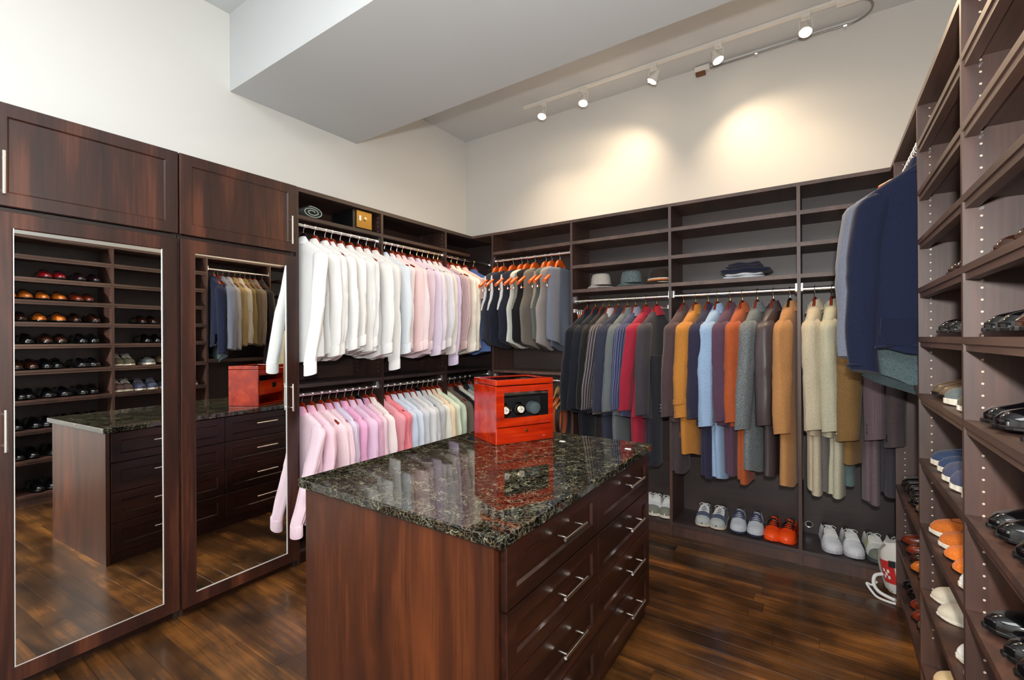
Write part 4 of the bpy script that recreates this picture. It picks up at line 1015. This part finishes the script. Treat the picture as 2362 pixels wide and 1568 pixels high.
folded(-.560, -.270, 3.30, 3.53, 1.802, .034, fabric((30, 34, 56)), 'folded dark navy sweater lying on the white shirt', 2, 1)
folded(-.53, -.315, 3.30, 3.52, 1.8365, .034, fabric((36, 38, 62)), 'small folded navy garment on top of the pile', 3, 2)
# rolled throw on the upper left shelf
T = thing('rolled_scarf', 'rolled charcoal scarf with pale green edges on the upper left shelf', 'scarf', (-2.80, 1.70, 2.150))
mb = MB(); rings = []
pts = []
for k in range(60):
    a = k / 59 * 4.6 * math.pi; r_ = .008 + .030 * k / 59; pts.append((1.9 * r_ * math.cos(a), r_ * .95 * math.sin(a) + .04 + .0))
for k, (u, v) in enumerate(pts):
    du, dv = (pts[min(k + 1, 59)][0] - pts[max(k - 1, 0)][0], pts[min(k + 1, 59)][1] - pts[max(k - 1, 0)][1]); L_ = math.hypot(du, dv); nx, ny = -dv / L_ * .004, du / L_ * .004
    rings.append([(-2.93, 1.70 + u + nx, 2.150 + v + ny), (-2.68, 1.70 + u + nx, 2.150 + v + ny), (-2.68, 1.70 + u - nx, 2.150 + v - ny), (-2.93, 1.70 + u - nx, 2.150 + v - ny)])
part('rolled_cloth', mb.loft(rings), fabric((48, 52, 54)), T)
mb = MB()
mb.tube([(-2.679, 1.70 + u, 2.150 + v) for u, v in pts], .0028, 5)
part('pale_edge', mb, fabric((150, 162, 150)), T, smooth=True)
# lock box with brass plate
T = thing('lock_box', 'black box with a brass switch plate on the upper left shelf', 'box', (-2.82, 2.10, 2.1505))
part('case', MB().box((-2.93, 2.010, 2.1505), (-2.69, 2.170, 2.288)), BLACK, T)
pb = part('brass_plate', MB().box((-2.69, 2.035, 2.165), (-2.682, 2.166, 2.287)), BRASS, T, bevel=.002)
part('switch', MB().box((-2.682, 2.055, 2.215), (-2.678, 2.071, 2.25)), WHITEP, pb)
part('keyhole_knob', MB().lathe([(.013, .0), (.012, .005), (0, .007)], (-2.682, 2.107, 2.232), 14, axis='x'), plain('pale_brass', lin(235, 215, 150), .25, 1), pb, smooth=True)

# tie rack and belt rack on the partitions
for i, (x, s, lab) in enumerate(((-.882 - PT / 2, -1, 'chrome tie rack on the partition beside the charcoal jacket'), (-1.647 + PT / 2, 1, 'chrome belt rack on the partition beside the black jacket'))):
    t = thing('tie_rack', lab, 'rack', (x, 3.40, 1.60))
    part('mounting_plate', MB().box((min(x, x + s * .012), 3.29, 1.585), (max(x, x + s * .012), 3.50, 1.612)), WHITEP, t)
    for k in range(6):
        yy = 3.30 + k * .034
        part('peg', MB().tube([(x + s * .012, yy, 1.595), (x + s * .05, yy, 1.592), (x + s * .06, yy, 1.602)], .003, 6), CHROME, t, smooth=True)
for k in range(3):
    yy = 3.30 + .034 * k
    t = thing('belt', '%s belt hanging from the chrome belt rack' % ('orange leather', 'pale tan', 'orange leather, rearmost')[k], 'belt', (-1.60, yy, 1.59), 0, 'belts on the belt rack')
    part('strap', MB().box((-1.605, yy - .002, 1.05), (-1.575, yy + .002, 1.57)), [BELT, HW_NAT, BELT][k], t)
    part('buckle', MB().tube([(-1.608, yy, 1.57), (-1.572, yy, 1.57), (-1.572, yy, 1.605), (-1.608, yy, 1.605), (-1.608, yy, 1.57)], .003, 6), CHROME, t)

def smooth(P_, n=5):
    P_ = [Vector(p) for p in P_]; out = []
    for i in range(len(P_) - 1):
        a, b, c, d = P_[max(i - 1, 0)], P_[i], P_[i + 1], P_[min(i + 2, len(P_) - 1)]
        for k in range(n):
            t = k / n
            out.append(.5 * ((2 * b) + (c - a) * t + (2 * a - 5 * b + 4 * c - d) * t * t + (3 * b - a - 3 * c + d) * t ** 3))
    return out + [P_[-1]]
# ------------------------------------------------------------------ sports bag on the floor by the corner
T = thing('sports_bag', 'white sports bag with a red panel and loose straps on the floor', 'bag', (.31, 3.2, 0))
bw = fabric((212, 208, 200), None, 0, 0, .05)
BCX, BCY, BRX, BRY = .345, 3.205, .094, .054
def bagp(th, z, g_=0):
    t_ = (z - .004) / .27; sc_ = math.sin(math.pi * (.14 + .72 * t_)) ** .6
    return (BCX + (BRX * sc_ + g_) * math.copysign(abs(math.cos(th)) ** .8, math.cos(th)) + .012 * math.sin(t_ * 5), BCY + (BRY * sc_ + g_) * math.sin(th), z + .006 * math.sin(3 * th) * t_)
part('bag_body', MB().loft([[bagp(2 * math.pi * k / 24, .004 + .27 * i / 14) for k in range(24)] for i in range(15)]), bw, T, smooth=True)
mb = MB()
mb.add([bagp(R(-168 + 58 * v / 5), .06 + .12 * u / 6, .003) for u in range(7) for v in range(6)], [(u * 6 + v, u * 6 + v + 1, (u + 1) * 6 + v + 1, (u + 1) * 6 + v) for u in range(6) for v in range(5)])
part('red_panel', mb, fabric((190, 44, 40)), T, smooth=True)
part('white_emblem', MB().add([bagp(R(-150 + 24 * v / 3), .085 + .05 * u / 3, .006) for u in range(4) for v in range(4)], [(u * 4 + v, u * 4 + v + 1, (u + 1) * 4 + v + 1, (u + 1) * 4 + v) for u in range(3) for v in range(3) if u == v or u + v == 2]), WL, T)
part('piping', MB().tube([bagp(R(-150), .262, .004), bagp(R(-172), .22, .005), bagp(R(-178), .15, .006), bagp(R(-176), .08, .006), bagp(R(-160), .03, .005), bagp(R(-130), .012, .004)], .006, 8), fabric((150, 146, 138)), T, smooth=True)
part('shoulder_strap', MB().tube(smooth([(.262, 3.17, .10), (.228, 3.15, .09), (.222, 3.13, .05), (.245, 3.12, .02), (.29, 3.10, .010), (.308, 3.09, .010)]), .009, 8), fabric((232, 230, 226), None, 0, 0, .03), T, smooth=True)
part('drawstring', MB().tube(smooth([(.236, 3.15, .06), (.215, 3.13, .045), (.190, 3.12, .052), (.215, 3.10, .018), (.235, 3.08, .008), (.27, 3.06, .008), (.305, 3.05, .010)]), .006, 8), fabric((232, 230, 226), None, 0, 0, .03), T, smooth=True)
part('buckle', MB().box((.285, 3.145, .155), (.314, 3.156, .185)), BLACK, T)
T = thing('grommet', 'round chrome grommet in the back panel above the white trainers', 'grommet', (-.028, 3.59, .38)); ORG[T.name] = (0, 0, 0)
T.location = (-.080, 3.5935, .150)
part('ring', MB().lathe([(.014, 0), (.017, -.004), (.021, -.004), (.022, 0)], (0, 0, 0), 20, axis='y'), CHROME, T, smooth=True)
part('inset', MB().lathe([(0, -.001), (.0138, -.001)], (0, 0, 0), 20, axis='y'), BLACK, T)

# ------------------------------------------------------------------ track lighting
T = thing('track_rail', 'white ceiling track carrying five spotlights', 'track light rail', (-1.0, 3.335, CZ))
part('rail', MB().box((-2.125, 3.318, CZ - .018), (.10, 3.352, CZ - .001)), WHITEP, T)
part('power_feed', MB().box((.08, 3.312, CZ - .034), (.22, 3.358, CZ - .0005)), WHITEP, T)
BULB = plain('lit_bulb', (1, .9, .75, 1), .4, emit=(1, .80, .52, 1), es=40)
aim = [(-1.88, 2.70, 1.6), (-1.50, 2.70, 1.6), (-1.45, 3.0, 2.35), (-.53, 2.75, 1.6), (-.15, 2.6, 1.6)]
LABL = ['white track spotlight at the free end of the rail', 'white track spotlight second from the free end of the rail', 'white track spotlight turned sideways in the middle of the rail', 'white track spotlight in front of the junction box', 'white track spotlight nearest the power feed']
for (x, i), tg in zip(LAMPS, aim):
    t = thing('track_spotlight', LABL[i], 'spotlight', (x, 3.335, CZ - .019), 0, None)
    piv = Vector((x + .0, 3.315, 3.245)); d = (Vector(tg) - piv).normalized()
    if i == 2: d = Vector((-.50, -.10, -.80)).normalized()
    if i == 3: d = Vector((.32, -.08, -.85)).normalized()
    part('adapter', MB().box((x - .022, 3.318, CZ - .045), (x + .022, 3.352, CZ - .019)), WHITEP, t)
    part('yoke', MB().tube([(x, 3.335, CZ - .045), (x, 3.33, CZ - .06), (x - .032, 3.325, CZ - .062), (x - .034, 3.315, 3.235)], .003, 6).tube([(x, 3.33, CZ - .06), (x + .032, 3.325, CZ - .062), (x + .034, 3.315, 3.235)], .003, 6), WHITEP, t)
    q = Vector((0, 0, 1)).rotation_difference(d)
    def L2(p): return tuple(piv + q @ Vector(p))
    mb = MB()
    mb.loft([[L2((r_ * math.cos(a), r_ * math.sin(a), z)) for a in [2 * math.pi * k / 20 for k in range(20)]] for r_, z in ((.012, -.075), (.017, -.07), (.018, -.04), (.030, -.015), (.036, .012), (.0335, .012), (.030, .0))], True, False)
    part('lamp_head', mb, WHITEP, t, smooth=True)
    part('bulb', MB().loft([[L2((r_ * math.cos(a), r_ * math.sin(a), z)) for a in [2 * math.pi * k / 20 for k in range(20)]] for r_, z in ((.0325, .004), (.031, .012), (.024, .018), (.012, .021), (.002, .022))], False, True), BULB, t, smooth=True)
    part('cord', MB().tube([(x + .005, 3.335, CZ - .05), (x + .02, 3.33, CZ - .075), (x - .01, 3.335, CZ - .10), L2((0, 0, -.07))], .0022, 6), WHITEP, t, smooth=True)
    lp = piv + d * .035
    light('track_spot_light', 'SPOT', tuple(lp), 46, (1, .74, .48), spot_size=R(130), spot_blend=1.0, shadow_soft_size=.03, target=tuple(lp + d))
T = thing('junction_box', 'white junction box high on the far wall beside the track lights', 'electrical box', (-.70, 3.57, 3.33))
part('box_body', MB().box((-.77, 3.555, 3.335), (-.67, 3.5995, 3.372)), WHITEP, T, bevel=.002)
part('exposed_wiring', MB().box((-.765, 3.56, 3.315), (-.70, 3.597, 3.335)), plain('copper_wiring', lin(120, 76, 40), .5), T)
T = thing('conduit', 'thin grey metal conduit curving from the junction box to the track', 'conduit', (-.2, 3.58, 3.35))
cp = [(-.67, 3.588, 3.350), (-.37, 3.588, 3.352), (-.03, 3.588, 3.356), (.13, 3.586, 3.352)] + [(.15 + .11 * math.sin(R(a)), 3.475 + .11 * math.cos(R(a)), 3.352 + .014 * (a / 180)) for a in (15, 40, 65, 90, 120, 150, 172)] + [(.12, 3.36, 3.366)]
part('conduit_pipe', MB().tube(smooth(cp, 3), .006, 8), plain('grey_metal', lin(150, 150, 146), .35, .8), T, smooth=True)
for x in (-.37, .13):
    part('conduit_clip', MB().tube([(x - .008, 3.588, 3.352), (x + .008, 3.588, 3.352)], .0095, 10).box((x - .007, 3.585, 3.325), (x + .007, 3.5995, 3.352)), CHROME, T)
